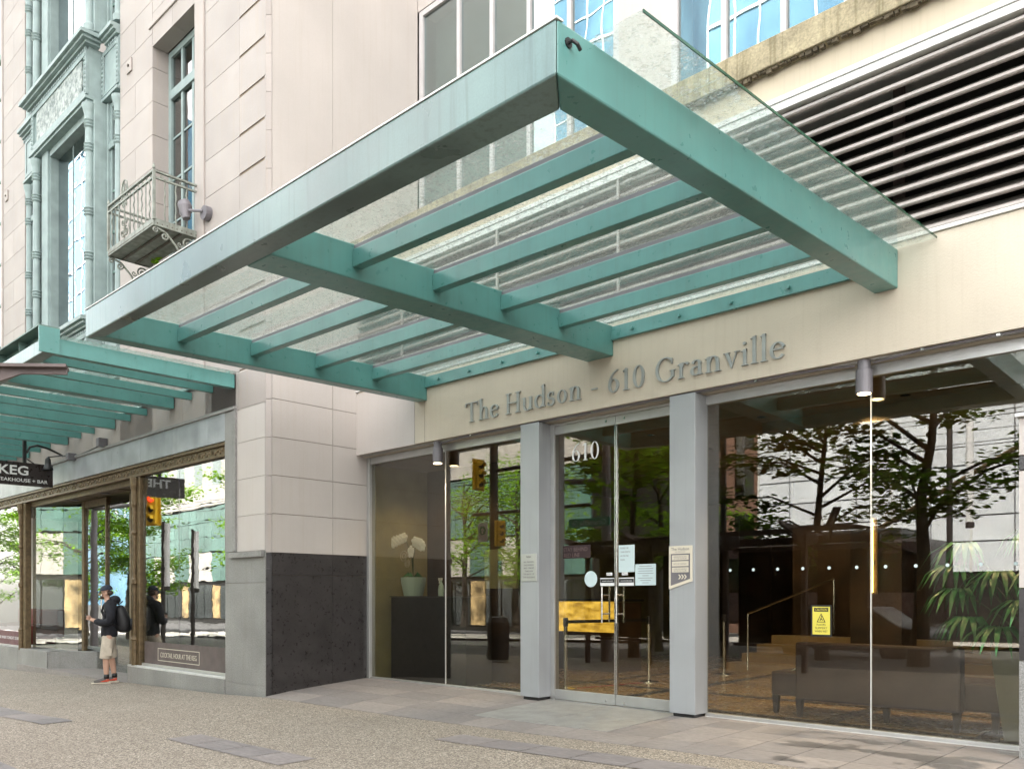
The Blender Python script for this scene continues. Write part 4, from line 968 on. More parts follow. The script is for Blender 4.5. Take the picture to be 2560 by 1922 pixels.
for k in range(22):
    p = Vector((-14.35 + random.uniform(-.1, .1), -1.88 + random.uniform(-.06, .06), 6.99 + random.uniform(-.05, .05))); q = Vector([random.uniform(-.04, .04) for _ in range(3)]); r_ = Vector([random.uniform(-.03, .03) for _ in range(3)])
    b.add([p - q, p + r_, p + q, p - r_], [(0, 1, 2, 3)])
b.build('leaves', M['leaf'], wd)
# floodlight beside it
fl = thing('floodlight', 'mauve grey floodlight on a wall bracket right of the iron balcony', 'floodlight', (-12.74, -1.8, 7.3))
MB().tube([(-12.70, FY - .001, 7.30), (-12.70, FY - .10, 7.30)], .11, 16).build('wall_base', M['lamp_grey'], fl)
MB().tube([(-12.72, FY - .10, 7.33), (-12.92, FY - .22, 7.36), (-13.0, FY - .22, 7.38)], .022, 8).build('arm', M['lamp_grey'], fl)
MB().tube([(-13.05, -2.03, 7.50), (-13.02, -2.02, 7.44), (-13.02, -2.02, 7.33), (-13.0, -2.01, 7.25)], [.10, .105, .085, .06], 20).build('lamp_head', M['lamp_grey'], fl)
fl2 = thing('floodlight', 'grey floodlight on the stone pier at the left edge above the lower canopy', 'floodlight', (-22.6, -1.9, 5.4))
MB().tube([(-22.6, FY - .001, 5.45), (-22.6, FY - .12, 5.45)], .12, 20).build('wall_base', M['lamp_grey'], fl2); MB().tube([(-22.7, FY - .15, 5.5), (-23.0, FY - .3, 5.6), (-23.3, FY - .4, 5.5)], [.02, .03, .12], 12).build('lamp_head', M['lamp_grey'], fl2)

# ================================================================ CYLINDER DOWNLIGHTS ON THE SOFFIT + conduit
def cyl(x, label):
    t = thing('cylinder_downlight', label, 'outdoor light', (x, -.16, 3.49), 'cylinder lights under the entrance soffit')
    MB().lathe(x, -.16, [(.058, 3.40), (.058, 3.492)], 20).build('mounting_cup', M['lamp_grey'], t)
    MB().lathe(x, -.16, [(.066, 3.192), (.074, 3.185), (.074, 3.40), (.07, 3.404)], 22).build('housing', M['lamp_grey'], t)
    MB().lathe(x, -.16, [(.058, 3.186), (.058, 3.18)], 18).build('lens', M['lamp_on'], t)
    ld = bpy.data.lights.new('lamp', 'SPOT'); ld.energy = 14; ld.color = (1, .78, .5); ld.spot_size = R(75); ld.spot_blend = .7; ld.shadow_soft_size = .05
    lo = bpy.data.objects.new('lamp', ld); C.objects.link(lo); lo.location = (x, -.16, 3.16)
cyl(-9.12, 'grey cylinder downlight under the soffit over the left window'); cyl(-3.118, 'grey cylinder downlight under the soffit over the right window')
cd = thing('conduit', 'thin grey electrical conduit sagging along the underside of the lettered fascia', 'conduit', (-6, -.2, 3.47))
for pts in ([(-9.05, -.17, 3.46), (-8.85, -.19, 3.462), (-8.6, -.20, 3.484), (-7.5, -.205, 3.487), (-3.9, -.205, 3.487), (-3.5, -.20, 3.475), (-3.2, -.17, 3.455)], [(-3.04, -.17, 3.455), (-2.85, -.19, 3.46), (-2.6, -.205, 3.482), (-1.0, -.205, 3.487)]):
    MB().tube(pts, .010, 8).build('conduit_run', M['lamp_grey'], cd)
for x in (-8.4, -6.3, -4.2, -2.6, -2.0): obj('conduit_clip', M['steel'], cd, (x, x + .03, -.222, -.188, 3.474, 3.4945))

# ================================================================ SIGNS AND NOTICES
pq = thing('delivery_plaque', 'small silver rounded plaque with delivery notice on the left grey column', 'plaque', (-7.27, -.26, 1.66))
obj('plate', M['alu'], pq, (-7.40, -7.135, -.262, -.2505, 1.49, 1.835), bevel=.004)
text('lettering', 'Hudson', M['lamp_grey'], pq, (-7.31, -.2625, 1.785), .08, .03, depth=.001)
for i, s in enumerate(('ALL MOVERS,', 'DELIVERIES', 'AND TRADES', 'THROUGH', 'THE BACK OF', 'THE BUILDING')):
    wd_ = [.18, .165, .175, .14, .185, .20][i]; text('lettering', s, M['lamp_grey'], pq, (-7.268 - wd_ / 2, -.2625, 1.72 - i * .038), wd_, .022, depth=.001)
dp = thing('directory_plaque', 'pointed cream and charcoal directory sign on the right grey column', 'plaque', (-5.04, -.26, 1.6))
MB().prism([(-5.188, -.2505, 1.845), (-4.900, -.2505, 1.845), (-4.900, -.2505, 1.462), (-5.188, -.2505, 1.375)], (0, -.014, 0)).build('plate', M['cream_print'], dp)
MB().prism([(-5.165, -.2647, 1.76), (-4.923, -.2647, 1.76), (-4.923, -.2647, 1.488), (-5.165, -.2647, 1.415)], (0, -.001, 0)).build('dark_field', M['lamp_grey'], dp)
text('lettering', 'The Hudson', M['lamp_grey'], dp, (-5.16, -.265, 1.795), .225, .032, depth=.001); text('lettering', '610 GRANVILLE', M['lamp_grey'], dp, (-5.11, -.265, 1.775), .13, .010, depth=.001)
for i, (s1, s2) in enumerate((('RESIDENCES', 'AT THE HUDSON'), ("KIT'S OF CANADA", ''), ('STEVE NASH', 'SPORTS CLUB'))):
    z = 1.695 - i * .066; obj('name_strip', M['cream_print'], dp, (-5.148, -4.94, -.267, -.2658, z - .004, z + .05))
    text('lettering', s1, M['lamp_grey'], dp, (-5.125, -.2672, z + (.026 if s2 else .015)), .16, .013, depth=.001)
    if s2: text('lettering', s2, M['lamp_grey'], dp, (-5.125, -.2672, z + .006), .16, .013, depth=.001)
for i in range(3):
    x = -5.07 + i * .035; MB().prism([(x, -.266, 1.535), (x + .018, -.266, 1.535), (x + .038, -.266, 1.51), (x + .018, -.266, 1.485), (x, -.266, 1.485), (x + .02, -.266, 1.51)], (0, -.001, 0)).build('arrow', M['cream_print'], dp)
nn = thing('house_number', 'white numerals fixed high on the left glass door leaf', 'house number', (-6.57, -.01, 3))
lettering('numeral', '610', M['white'], nn, -6.79, -.008, 2.965, .47, .225, .002)
def notice(name, label, x0, x1, z0, z1, m, lines, ink='lamp_grey', th=.02, y=.009, marg=.1):
    t = thing(name, label, 'notice', ((x0 + x1) / 2, y, z0))
    MB().box(x0, x1, -y - .001, -y, z0, z1).build('sheet', M[m], t)
    n_ = len(lines); W = (x1 - x0)
    for i, (s, fr, a0) in enumerate(lines):
        h = (z1 - z0) / (n_ + 1); zz_ = z1 - h * (i + 1)
        if s: text('lettering', s, M[ink], t, (x0 + W * a0, -y - .001, zz_), W * fr, min(th, h * .6), depth=.0006)
        else: MB().box(x0 + W * a0, x0 + W * (a0 + fr), -y - .0016, -y - .001, zz_, zz_ + .005).build('text_line', M[ink], t)
    return t
notice('door_notice', 'tall pale blue paper notice high on the right door leaf', -6.056, -5.827, 1.584, 1.902, 'paper', [('PLEASE USE', .5, .12), ('YOUR FOB TO', .6, .12), ('ACCESS THE', .5, .12), ('DOOR.', .28, .12), ('', .0, .1), ('', .0, .1)])
notice('door_notice', 'wider pale blue printed sheet on the right side of the right door leaf', -5.817, -5.53, 1.427, 1.672, 'paper', [(None, .6, .2), (None, .75, .12), (None, .7, .15), (None, .76, .12), (None, .3, .35), (None, .7, .14), (None, .5, .25), (None, .3, .35)], y=.0095)
for k, (a, c) in enumerate(((-6.33, -6.112), (-6.055, -5.835))):
    t = thing('door_sticker', 'black and white strip sticker beside the handle of the %s door leaf' % ('left', 'right')[k], 'sticker', (a, -.01, 1.47)); obj('strip', M['white'], t, (a, c, -.010, -.009, 1.425, 1.52)); obj('strip', M['black'], t, (a + .004, c - .004, -.0115, -.0102, 1.462, 1.508))
    text('lettering', 'NO ENTRY AFTER HOURS', M['white'], t, (a + .03, -.0116, 1.475), c - a - .06, .014, depth=.0006)
    t = thing('pull_label', 'tiny white PULL label above the handle of the %s door leaf' % ('left', 'right')[k], 'label', (a, -.01, 1.56)); q = (-6.235, -6.01)[k]; obj('label', M['white'], t, (q, q + .085, -.010, -.009, 1.548, 1.582)); text('lettering', 'PULL', M['lamp_grey'], t, (q + .012, -.0101, 1.556), .06, .018, depth=.0006)
t = thing('round_sticker', 'pale blue oval disc stuck on the left door leaf', 'sticker', (-6.48, -.01, 1.5)); MB().tube([(-6.475, -.009, 1.51), (-6.475, -.0105, 1.51)], .098, 28).build('disc', M['paper'], t)
t = thing('door_sticker', 'faint red and white stay behind line sticker on the left door leaf', 'sticker', (-6.7, -.01, 1.85)); MB().box(-6.92, -6.48, -.0085, -.0075, 1.77, 1.93).build('film', mat('dim red film', (.02, .005, .006), .6), t)
text('lettering', 'STAY BEHIND', mat('faded print', (.11, .07, .07), .6), t, (-6.91, -.0087, 1.855), .38, .05, depth=.0006); text('lettering', 'RED LINE', bpy.data.materials['faded print'], t, (-6.90, -.0087, 1.785), .25, .05, depth=.0006)
cs = thing('caution_sign', 'yellow and black slippery floor caution notice on the right window', 'sign', (-3.6, -.01, 1.05))
MB().box(-3.70, -3.49, -.0085, -.0075, .905, 1.215).build('backing', M['black'], cs); MB().box(-3.683, -3.507, -.0100, -.009, .925, 1.198).build('sheet', M['yellow_paper'], cs)
MB().box(-3.667, -3.523, -.011, -.0102, 1.150, 1.188).build('heading_bar', M['black'], cs); text('lettering', 'CAUTION', M['yellow_paper'], cs, (-3.655, -.0112, 1.158), .12, .022, depth=.0006)
for i, (s, wd_) in enumerate((('FLOORS', .09), ('SLIPPERY', .12), ('WHEN WET', .13))): text('lettering', s, M['black'], cs, (-3.595 - wd_ / 2, -.0101, 1.012 - i * .033), wd_, .021, depth=.0006)
MB().prism([(-3.64, -.0102, 1.045), (-3.55, -.0102, 1.045), (-3.595, -.0102, 1.135)], (0, -.0006, 0)).build('triangle', M['black'], cs); MB().prism([(-3.628, -.0109, 1.051), (-3.562, -.0109, 1.051), (-3.595, -.0109, 1.121)], (0, -.0006, 0)).build('triangle', M['yellow_paper'], cs)
sfig = MB(); sfig.prism([(-3.610, -.0116, 1.06), (-3.602, -.0116, 1.06), (-3.588, -.0116, 1.095), (-3.596, -.0116, 1.097)], (0, -.0005, 0)); sfig.prism([(-3.598, -.0124, 1.078), (-3.580, -.0124, 1.062), (-3.574, -.0124, 1.067), (-3.592, -.0124, 1.085)], (0, -.0005, 0)); sfig.tube([(-3.588, -.0116, 1.104), (-3.588, -.0122, 1.104)], .007, 10); sfig.build('falling_figure', M['black'], cs)
gd = MB().build if 0 else None
x = -4.59; i = 0
dots = thing('manifestation_dots', 'row of small pale dots across the right window glass', 'window decal', (-3.2, -.01, 1.58))
while x < -1.85:
    MB().tube([(x, -.007, 1.577), (x, -.0085, 1.577)], .016, 20).build('dot', M['paper'], dots); x += .2685
# ================================================================ LOBBY FURNITURE
bn = thing('lobby_bench', 'long dark brown leather bench with its back to the right window', 'bench', (-3.3, .8, 0))
obj('backrest', M['leather'], bn, (-4.14, -2.50, .56, .72, .19, .81), bevel=.025); obj('seat', M['leather'], bn, (-4.42, -2.24, .50, 1.35, .24, .46), bevel=.02) if 0 else None
obj('seat', M['leather'], bn, (-4.50, -2.20, .725, 1.45, .20, .47), bevel=.025)
for x, y in ((-4.10, .60), (-2.54, .60), (-4.46, .78), (-2.26, .80), (-4.46, 1.38), (-2.28, 1.38), (-3.3, .9)):
    MB().hexa([(x - .022, y - .022, 0.003), (x + .022, y - .022, .003), (x + .022, y + .022, .003), (x - .022, y + .022, .003), (x - .035, y - .035, .21), (x + .035, y - .035, .21), (x + .035, y + .035, .21), (x - .035, y + .035, .21)]).build('leg', M['leather_d'], bn)
mk = thing('face_mask', 'crumpled pale blue paper mask lying on the bench seat beside the backrest', 'mask', (-4.22, .8, .47)); MB().add([(-4.30, .80, .475), (-4.22, .76, .50), (-4.16, .82, .478), (-4.21, .88, .49), (-4.25, .80, .51)], [(0, 1, 4), (1, 2, 4), (2, 3, 4), (3, 0, 4)]).build('cloth', M['paper'], mk)
pt = thing('lobby_planter', 'tall tapered olive planter inside the right window corner', 'planter', (-1.85, .7, 0))
MB().hexa([(-2.10, .42, .003), (-1.60, .42, .003), (-1.60, .92, .003), (-2.10, .92, .003), (-2.19, .33, .81), (-1.51, .33, .81), (-1.51, 1.01, .81), (-2.19, 1.01, .81)]).build('pot', M['planter'], pt, bevel=.006); MB().box(-2.15, -1.55, .37, .97, .812, .818).build('soil', M['dark'], pt)
pl = thing('fan_palm', 'green fan palm with drooping pointed leaves in the tall lobby planter', 'palm', (-1.85, .7, .8))
random.seed(11)
for (hx, hy, hz) in ((-2.42, .45, 1.78), (-2.5, .55, 1.36), (-2.36, .38, 1.10), (-2.15, .5, 1.52), (-1.9, .35, 1.25), (-1.95, .8, 1.9), (-1.6, .5, 1.7), (-2.30, .8, 1.45), (-1.7, .9, 1.4), (-2.1, .3, 1.02), (-1.75, .3, 1.55), (-2.55, .6, 1.58)):
    MB().tube([(-1.87 + random.uniform(-.08, .08), .68, .81), ((hx - 1.87) / 2, (hy + .68) / 2, hz * .75 + .1), (hx, hy, hz)], [.012, .009, .006], 6).build('stem', M['stem'], pl)
    b = MB(); out_ = Vector((hx + 1.87, hy - .68, 0)); out_ = out_.normalized() if out_.length > .01 else Vector((1, 0, 0)); sd_ = Vector((-out_.y, out_.x, 0)); c0 = Vector((hx, hy, hz))
    for k in range(13):
        a = R(-120 + 20 * k); d = out_ * math.cos(a) + sd_ * math.sin(a); L_ = random.uniform(.30, .42) * (1 - .25 * abs(k - 6) / 6)
        nrm = Vector((-d.y, d.x, 0)) * .028
        pts = [c0, c0 + d * L_ * .4 + Vector((0, 0, .02)), c0 + d * L_ * .75 + Vector((0, 0, -.07)), c0 + d * L_ + Vector((0, 0, -.20 - random.uniform(0, .06)))]
        vs = []
        for i, p in enumerate(pts):
            wv = (.25, 1, .8, .05)[i]; vs += [p + nrm * wv, p - Vector((0, 0, .012 * wv)), p - nrm * wv]
        b.add(vs, [(3 * i + j, 3 * i + j + 1, 3 * i + j + 4, 3 * i + j + 3) for i in range(3) for j in range(2)])
    b.build('leaf', M['palm'], pl, smooth=True)
dk = thing('reception_desk', 'reception desk front of glowing yellow backlit onyx', 'desk', (-9.3, 3.6, 0)); obj('onyx_front', M['onyx'], dk, (-10.0, -8.74, 3.5, 3.54, .68, 1.21)); obj('body', M['wood'], dk, (-10.1, -8.70, 3.545, 4.2, .003, 1.19)); obj('counter_top', M['black'], dk, (-10.12, -8.68, 3.46, 4.25, 1.212, 1.25))
def stanchion(x, y, label):
    t = thing('belt_stanchion', label, 'stanchion', (x, y, 0), 'belt stanchions in the lobby'); MB().lathe(x, y, [(.16, .003), (.16, .015), (.05, .03), (.027, .04), (.027, .9)], 20).build('post', M['steel'], t); MB().lathe(x, y, [(.034, .88), (.036, .90), (.036, .99), (.03, 1.0)], 16).build('cap', M['black'], t)
stanchion(-7.72, .99, 'steel belt stanchion just inside the left door leaf'); stanchion(-7.42, 2.58, 'steel belt stanchion farther back behind the right door leaf'); stanchion(-7.25, 4.5, 'slender steel stanchion deep in the lobby at the left of the bench')
bt = thing('barrier_belt', 'dark retractable belt strung between the stanchions behind the doors', 'barrier belt', (-7.6, 1.8, .95)); MB().hexa([(-7.72, 1.02, .92), (-7.72, 1.024, .92), (-7.44, 2.56, .92), (-7.44, 2.556, .92), (-7.72, 1.02, .965), (-7.72, 1.024, .965), (-7.44, 2.56, .965), (-7.44, 2.556, .965)]).build('belt', M['black'], bt)
rl = thing('floor_tape', 'red tape line across the tan lobby floor behind the doors', 'floor tape', (-7.4, 1.8, 0)); MB().hexa([(-7.70, 1.05, .003), (-7.64, 1.05, .003), (-7.40, 2.7, .003), (-7.46, 2.7, .003), (-7.70, 1.05, .006), (-7.64, 1.05, .006), (-7.40, 2.7, .006), (-7.46, 2.7, .006)]).build('tape', M['red'], rl)
sc_ = thing('wall_sconce', 'tall slim warm strip light glowing on the dark lobby column', 'wall light', (-4.24, 3, 1.3)); obj('tube', M['onyx_lamp'], sc_, (-4.25, -4.235, 2.985, 3.0, 1.35, 2.30)); obj('backplate', M['gold'], sc_, (-4.29, -4.19, 3.02, 3.045, 1.33, 2.32)); obj('bracket', M['steel'], sc_, (-4.255, -4.23, 3.0, 3.02, 1.70, 1.76))
ct = thing('orchid_cabinet', 'tall black cabinet inside the left window', 'cabinet', (-9.9, .75, 0)); obj('body', M['black'], ct, (-10.74, -9.0, .28, .80, .003, 1.285), bevel=.004); obj('top', M['black'], ct, (-10.76, -8.98, .26, .82, 1.287, 1.303), bevel=.003)
obj('partition', M['wood'], eb, (-10.845, -8.55, 1.12, 1.18, 0, LZ))
bd_ = thing('notice_board', 'cream framed panel on the lobby wall behind the orchid', 'panel', (-9.3, 1.5, 1.8)); obj('panel', M['cream_wall'], bd_, (-9.45, -8.75, 1.09, 1.118, 1.42, 2.02)); obj('switch', M['black'], bd_, (-9.15, -9.04, 1.075, 1.089, 1.68, 1.84))
op = thing('orchid_pot', 'pale blue cylindrical flower pot on the black cabinet', 'flower pot', (-10.46, .7, 1.303)); MB().lathe(-10.48, .52, [(.15, 1.304), (.19, 1.50), (.20, 1.57), (.20, 1.60), (.17, 1.60), (.16, 1.56)], 20).build('pot', M['pot'], op)
oc = thing('white_orchid', 'white orchid with two arching sprays of flowers in the pale blue pot', 'orchid', (-10.48, .52, 1.56))
for k, (dx, dz, n_) in enumerate(((-.42, .62, 10), (.42, .55, 9), (.12, .42, 4))):
    pts = [(-10.48, .52, 1.56), (-10.48 + dx * .05, 0.50, 1.56 + dz * .6), (-10.48 + dx * .3, 0.47, 1.56 + dz * 1.05), (-10.48 + dx * .7, .44, 1.56 + dz * 1.08), (-10.48 + dx, .40, 1.56 + dz * .9)]
    MB().tube(pts, .006, 6).build('stem', M['stem'], oc)
    for i in range(n_):
        t_ = .3 + .7 * i / n_; q = Vector(pts[2]).lerp(Vector(pts[4]), (t_ - .3) / .7) + Vector((0, -.02, .02 + .02 * math.sin(i * 3))); b = MB()
        for e in range(5):
            a = math.pi / 2 + e * 2 * math.pi / 5; c_ = q + Vector((math.cos(a) * .042, -.01, math.sin(a) * .042)); b.ell(c_, (.045, .008, .036), 8, 4, Matrix.Rotation(-a, 3, 'Y').to_4x4().to_3x3().to_4x4() if 0 else Matrix.Rotation(-a, 4, 'Y').to_3x3())
        b.build('flower', M['petal'], oc, smooth=True)
for k in range(4):
    a = k * 1.7; MB().prism([(-10.48, .52, 1.60), (-10.48 + .10 * math.cos(a), .52 + .1 * math.sin(a), 1.68), (-10.48 + .22 * math.cos(a), .52 + .18 * math.sin(a), 1.60), (-10.48 + .12 * math.cos(a + .3), .52 + .1 * math.sin(a + .3), 1.62)], (0, 0, .006)).build('leaf', M['palm'], oc)
MB().tube(spiral(-10.60, .42, 1.93, .10, 2, 'x', 0, 1), .006, 6).tube(spiral(-10.52, .42, 1.82, .07, 2, 'x', 1, -1), .006, 6).build('ribbon', M['cream_print'], oc)
sb = thing('spray_bottle', 'white trigger spray bottle standing beside the orchid pot', 'bottle', (-9.95, .7, 1.303)); MB().lathe(-9.93, .62, [(.045, 1.304), (.048, 1.40), (.04, 1.46), (.014, 1.52), (.014, 1.55)], 20).build('bottle', M['pot'], sb); MB().box(-9.985, -9.91, .607, .633, 1.55, 1.585).box(-9.975, -9.965, .61, .63, 1.50, 1.55).build('trigger', M['white'], sb)

# ================================================================ PERSON
def skin_mesh(name, m, parent, chain, edges, sub=2, root=0):
    """chain: list of (x,y,z,rx[,ry])"""
    me = bpy.data.meshes.new(name); me.from_pydata([c[:3] for c in chain], edges, []); me.materials.append(m)
    o = bpy.data.objects.new(name, me); C.objects.link(o); o.parent = parent
    sk = o.modifiers.new('skin', 'SKIN'); sk.use_smooth_shade = True
    if not me.skin_vertices: bpy.context.view_layer.objects.active = o
    lay = me.skin_vertices[0] if len(me.skin_vertices) else None
    for i, c in enumerate(chain):
        r1 = c[3]; r2 = c[4] if len(c) > 4 else r1; lay.data[i].radius = (r1, r2)
    lay.data[root].use_root = True
    s = o.modifiers.new('sub', 'SUBSURF'); s.levels = sub; s.render_levels = sub
    return o
PX, PYy = -15.93, -2.07; PZ = zg(PX, PYy)
ps = thing('person', 'man in black jacket, beige shorts and navy cap looking down at his phone', 'person', (PX, PYy, PZ), rz=R(-24))
# local frame: faces -Y, left side is +X
H0 = [(0, .0, .93, .10, .08), (0, .01, 1.10, .135, .10), (0, .02, 1.30, .15, .105), (0, .01, 1.43, .10, .08), (0, -.03, 1.50, .055, .055), (0, -.045, 1.56, .055, .06), (0, -.06, 1.64, .075, .095), (0, -.05, 1.71, .065, .08)]
def body():
    ch = list(H0); E_ = [(i, i + 1) for i in range(7)]
    for s in (1, -1):
        o = len(ch)
        ch += [(s * .09, 0, .86, .075), (s * .10, -.01 - s * .02, .66, .075), (s * .10, -.01 - s * .04, .48, .058), (s * .10, .005 - s * .05, .30, .056), (s * .10, .02 - s * .06, .10, .038), (s * .10, .02 - s * .06, .05, .04), (s * .11, -.12 - s * .06, .035, .035)]
        E_ += [(0, o)] + [(o + i, o + i + 1) for i in range(6)]
        o = len(ch)
        ch += [(s * .17, .01, 1.42, .07), (s * .215, .04, 1.26, .055), (s * .22, .02, 1.12, .048), (s * .17, -.13, 1.10, .042), (s * .09, -.26, 1.14, .032), (s * .065, -.31, 1.16, .03, .02)]
        E_ += [(3, o)] + [(o + i, o + i + 1) for i in range(5)]
    return ch, E_
ch, E_ = body(); skin_mesh('body', M['skin'], ps, ch, E_)
# fingers round the phone
for s in (1, -1):
    for k in range(4):
        z = 1.145 + k * .018; pts = [(s * .060, -.315, z), (s * .052, -.355, z + .012), (s * .030, -.372 + .004 * k, z + .018), (s * .012, -.366, z + .016)]
        MB().tube(pts, [.0095, .009, .008, .006], 8).build('finger', M['skin'], ps, smooth=True).matrix_parent_inverse = Matrix()
    t_ = MB().tube([(s * .055, -.30, 1.18), (s * .035, -.315, 1.21), (s * .015, -.335, 1.222)], [.011, .010, .007], 8).build('thumb', M['skin'], ps, smooth=True); t_.matrix_parent_inverse = Matrix()
ph = thing('phone', 'dark mobile phone held in the hands of the man by the shop window', 'phone', (PX, PYy, PZ + 1.2), rz=R(-24))
o = MB().hexa([(-.036, -.352, -.06), (.036, -.352, -.06), (.036, -.343, -.056), (-.036, -.343, -.056), (-.036, -.40, .07), (.036, -.40, .07), (.036, -.391, .074), (-.036, -.391, .074)]).build('phone_body', M['black'], None); o.parent = ph; ph.location.z = PZ + 1.18
# clothes
def cloth(*a, **k): return skin_mesh(*a, **k)
jk = [(0, .0, .80, .175, .16), (0, .0, .92, .172, .155), (0, .0, 1.04, .165, .14), (0, .015, 1.16, .17, .14), (0, .03, 1.30, .18, .145), (0, .03, 1.42, .14, .115), (0, .0, 1.49, .085, .085)]
je = [(i, i + 1) for i in range(6)]
for s in (1, -1):
    o = len(jk); jk += [(s * .19, .02, 1.40, .092), (s * .245, .05, 1.25, .085), (s * .245, .02, 1.11, .078), (s * .19, -.12, 1.085, .065), (s * .115, -.235, 1.13, .052)]
    je += [(5, o)] + [(o + i, o + i + 1) for i in range(4)]
cloth('hooded_jacket', M['navy'], ps, jk, je)
hd = MB().ell((0, .09, 1.50), (.125, .10, .085), 16, 10).ell((.0, .05, 1.475), (.13, .12, .05), 16, 8).build('hood', M['navy'], ps, smooth=True); hd.matrix_parent_inverse = Matrix()
sh = [(0, .0, 1.0, .15, .12), (0, .0, .92, .155, .125), (0, 0, .80, .15, .125)]; se = [(0, 1), (1, 2)]
for s in (1, -1):
    o = len(sh); sh += [(s * .095, -.01, .74, .115, .12), (s * .105, -.01 - s * .03, .60, .108, .115), (s * .107, -.012 - s * .045, .46, .105, .11), (s * .107, -.012 - s * .047, .44, .103, .108)]
    se += [(2, o)] + [(o + i, o + i + 1) for i in range(3)]
cloth('cargo_shorts', M['khaki'], ps, sh, se, sub=2)
for s in (1, -1):
    b = MB().box(s * .20 - .018, s * .20 + .018, -.075, .055, .50, .64).build('shorts_pocket', M['khaki'], ps, bevel=.012); b.matrix_parent_inverse = Matrix()
    yo = -s * .06
    o = skin_mesh('shoe', M['shoe'], ps, [(s * .10, .045 + yo, .055, .045, .05), (s * .105, -.03 + yo, .06, .045, .05), (s * .11, -.12 + yo, .045, .045, .036), (s * .112, -.19 + yo, .035, .034, .026)], [(0, 1), (1, 2), (2, 3)])
    o = MB().hexa([(s * .10 - .042, .09 + yo, .0), (s * .10 + .042, .09 + yo, .0), (s * .112 + .034, -.225 + yo, .004), (s * .112 - .034, -.225 + yo, .004), (s * .10 - .044, .095 + yo, .028), (s * .10 + .044, .095 + yo, .028), (s * .112 + .036, -.23 + yo, .026), (s * .112 - .036, -.23 + yo, .026)]).build('sole', M['cream_print'], ps, bevel=.008); o.matrix_parent_inverse = Matrix()
    for q in (1, -1):
        o = MB().prism([(s * .105 + q * .046, .06 + yo, .04), (s * .105 + q * .046, -.09 + yo, .035), (s * .105 + q * .046, -.02 + yo, .065), (s * .105 + q * .046, .06 + yo, .085)], (q * .004, 0, 0)).build('shoe_stripe', M['shoe_red'], ps); o.matrix_parent_inverse = Matrix()
    o = MB().tube([(s * .10, .02 + yo, .09), (s * .10, .02 + yo, .17)], [.048, .046], 20).build('sock', M['black'], ps, smooth=True); o.matrix_parent_inverse = Matrix()
# head: cap, hair, face
def pp(b, name, m, sm=True, bev=0):
    o = b.build(name, m, ps, smooth=sm, bevel=bev); o.matrix_parent_inverse = Matrix(); return o
b = MB(); n_ = 18; vs = []; fs = []
for i in range(7):
    t = math.pi / 2 * i / 6
    for k in range(n_):
        a = 2 * math.pi * k / n_; vs.append((.088 * math.cos(t) * math.cos(a), -.052 + .112 * math.cos(t) * math.sin(a), 1.675 + .10 * math.sin(t) + .018 * math.sin(a) * math.cos(t)))
for i in range(6):
    for k in range(n_): fs.append((i * n_ + k, i * n_ + (k + 1) % n_, (i + 1) * n_ + (k + 1) % n_, (i + 1) * n_ + k))
b.add(vs, fs); b.ell((0, -.185, 1.645), (.068, .075, .008), 14, 6, Matrix.Rotation(R(-14), 4, 'X').to_3x3()); b.ell((0, -.052, 1.776), (.01, .01, .006), 8, 4); pp(b, 'cap', M['cap'])
b = MB().ell((0, -.005, 1.63), (.079, .075, .055), 14, 8); pp(b, 'hair', M['hair'])
b = MB().ell((0, -.158, 1.605), (.013, .022, .022), 10, 8); pp(b, 'nose', M['skin'])
for s in (1, -1):
    pp(MB().ell((s * .078, -.045, 1.615), (.010, .020, .032), 10, 8), 'ear', M['skin']); pp(MB().ell((s * .03, -.143, 1.632), (.012, .008, .008), 10, 6), 'eye', M['white'])
    pp(MB().ell((s * .032, -.153, 1.630), (.026, .006, .017), 12, 6), 'sunglasses_lens', M['black'])
pp(MB().tube([(.078, -.05, 1.637), (.075, -.12, 1.640), (.05, -.152, 1.638), (-.05, -.152, 1.638), (-.075, -.12, 1.64), (-.078, -.05, 1.637)], .003, 6), 'sunglasses_frame', M['black'])
pp(MB().ell((0, -.143, 1.572), (.022, .007, .006), 10, 6), 'mouth', M['brick_d']); pp(MB().ell((0, -.115, 1.545), (.045, .04, .03), 12, 8), 'beard', M['hair'])
bp_ = thing('backpack', 'shiny black backpack worn on the back of the man in the cap', 'backpack', (PX, PYy, PZ), rz=R(-24))
o = skin_mesh('bag', M['bag'], bp_, [(0, .16, 1.42, .10, .08), (0, .19, 1.27, .16, .125), (0, .23, 1.10, .18, .155), (0, .24, .98, .165, .145), (0, .23, .90, .13, .11)], [(0, 1), (1, 2), (2, 3), (3, 4)], sub=2)
o = MB().ell((0, .375, 1.06), (.11, .06, .11), 14, 10).build('front_pocket', M['bag'], bp_, smooth=True); o.matrix_parent_inverse = Matrix()
for s in (1, -1):
    o = MB().tube([(s * .11, .17, 1.42), (s * .125, .05, 1.48), (s * .13, -.08, 1.43), (s * .125, -.125, 1.30), (s * .17, -.04, 1.12), (s * .14, .16, 1.02)], .014, 8).build('strap', M['bag'], bp_, smooth=True); o.matrix_parent_inverse = Matrix()
o = MB().tube([(.06, .16, 1.42), (.05, .22, 1.48), (-.05, .22, 1.48), (-.06, .16, 1.42)], .009, 6).build('grab_loop', M['bag'], bp_); o.matrix_parent_inverse = Matrix()

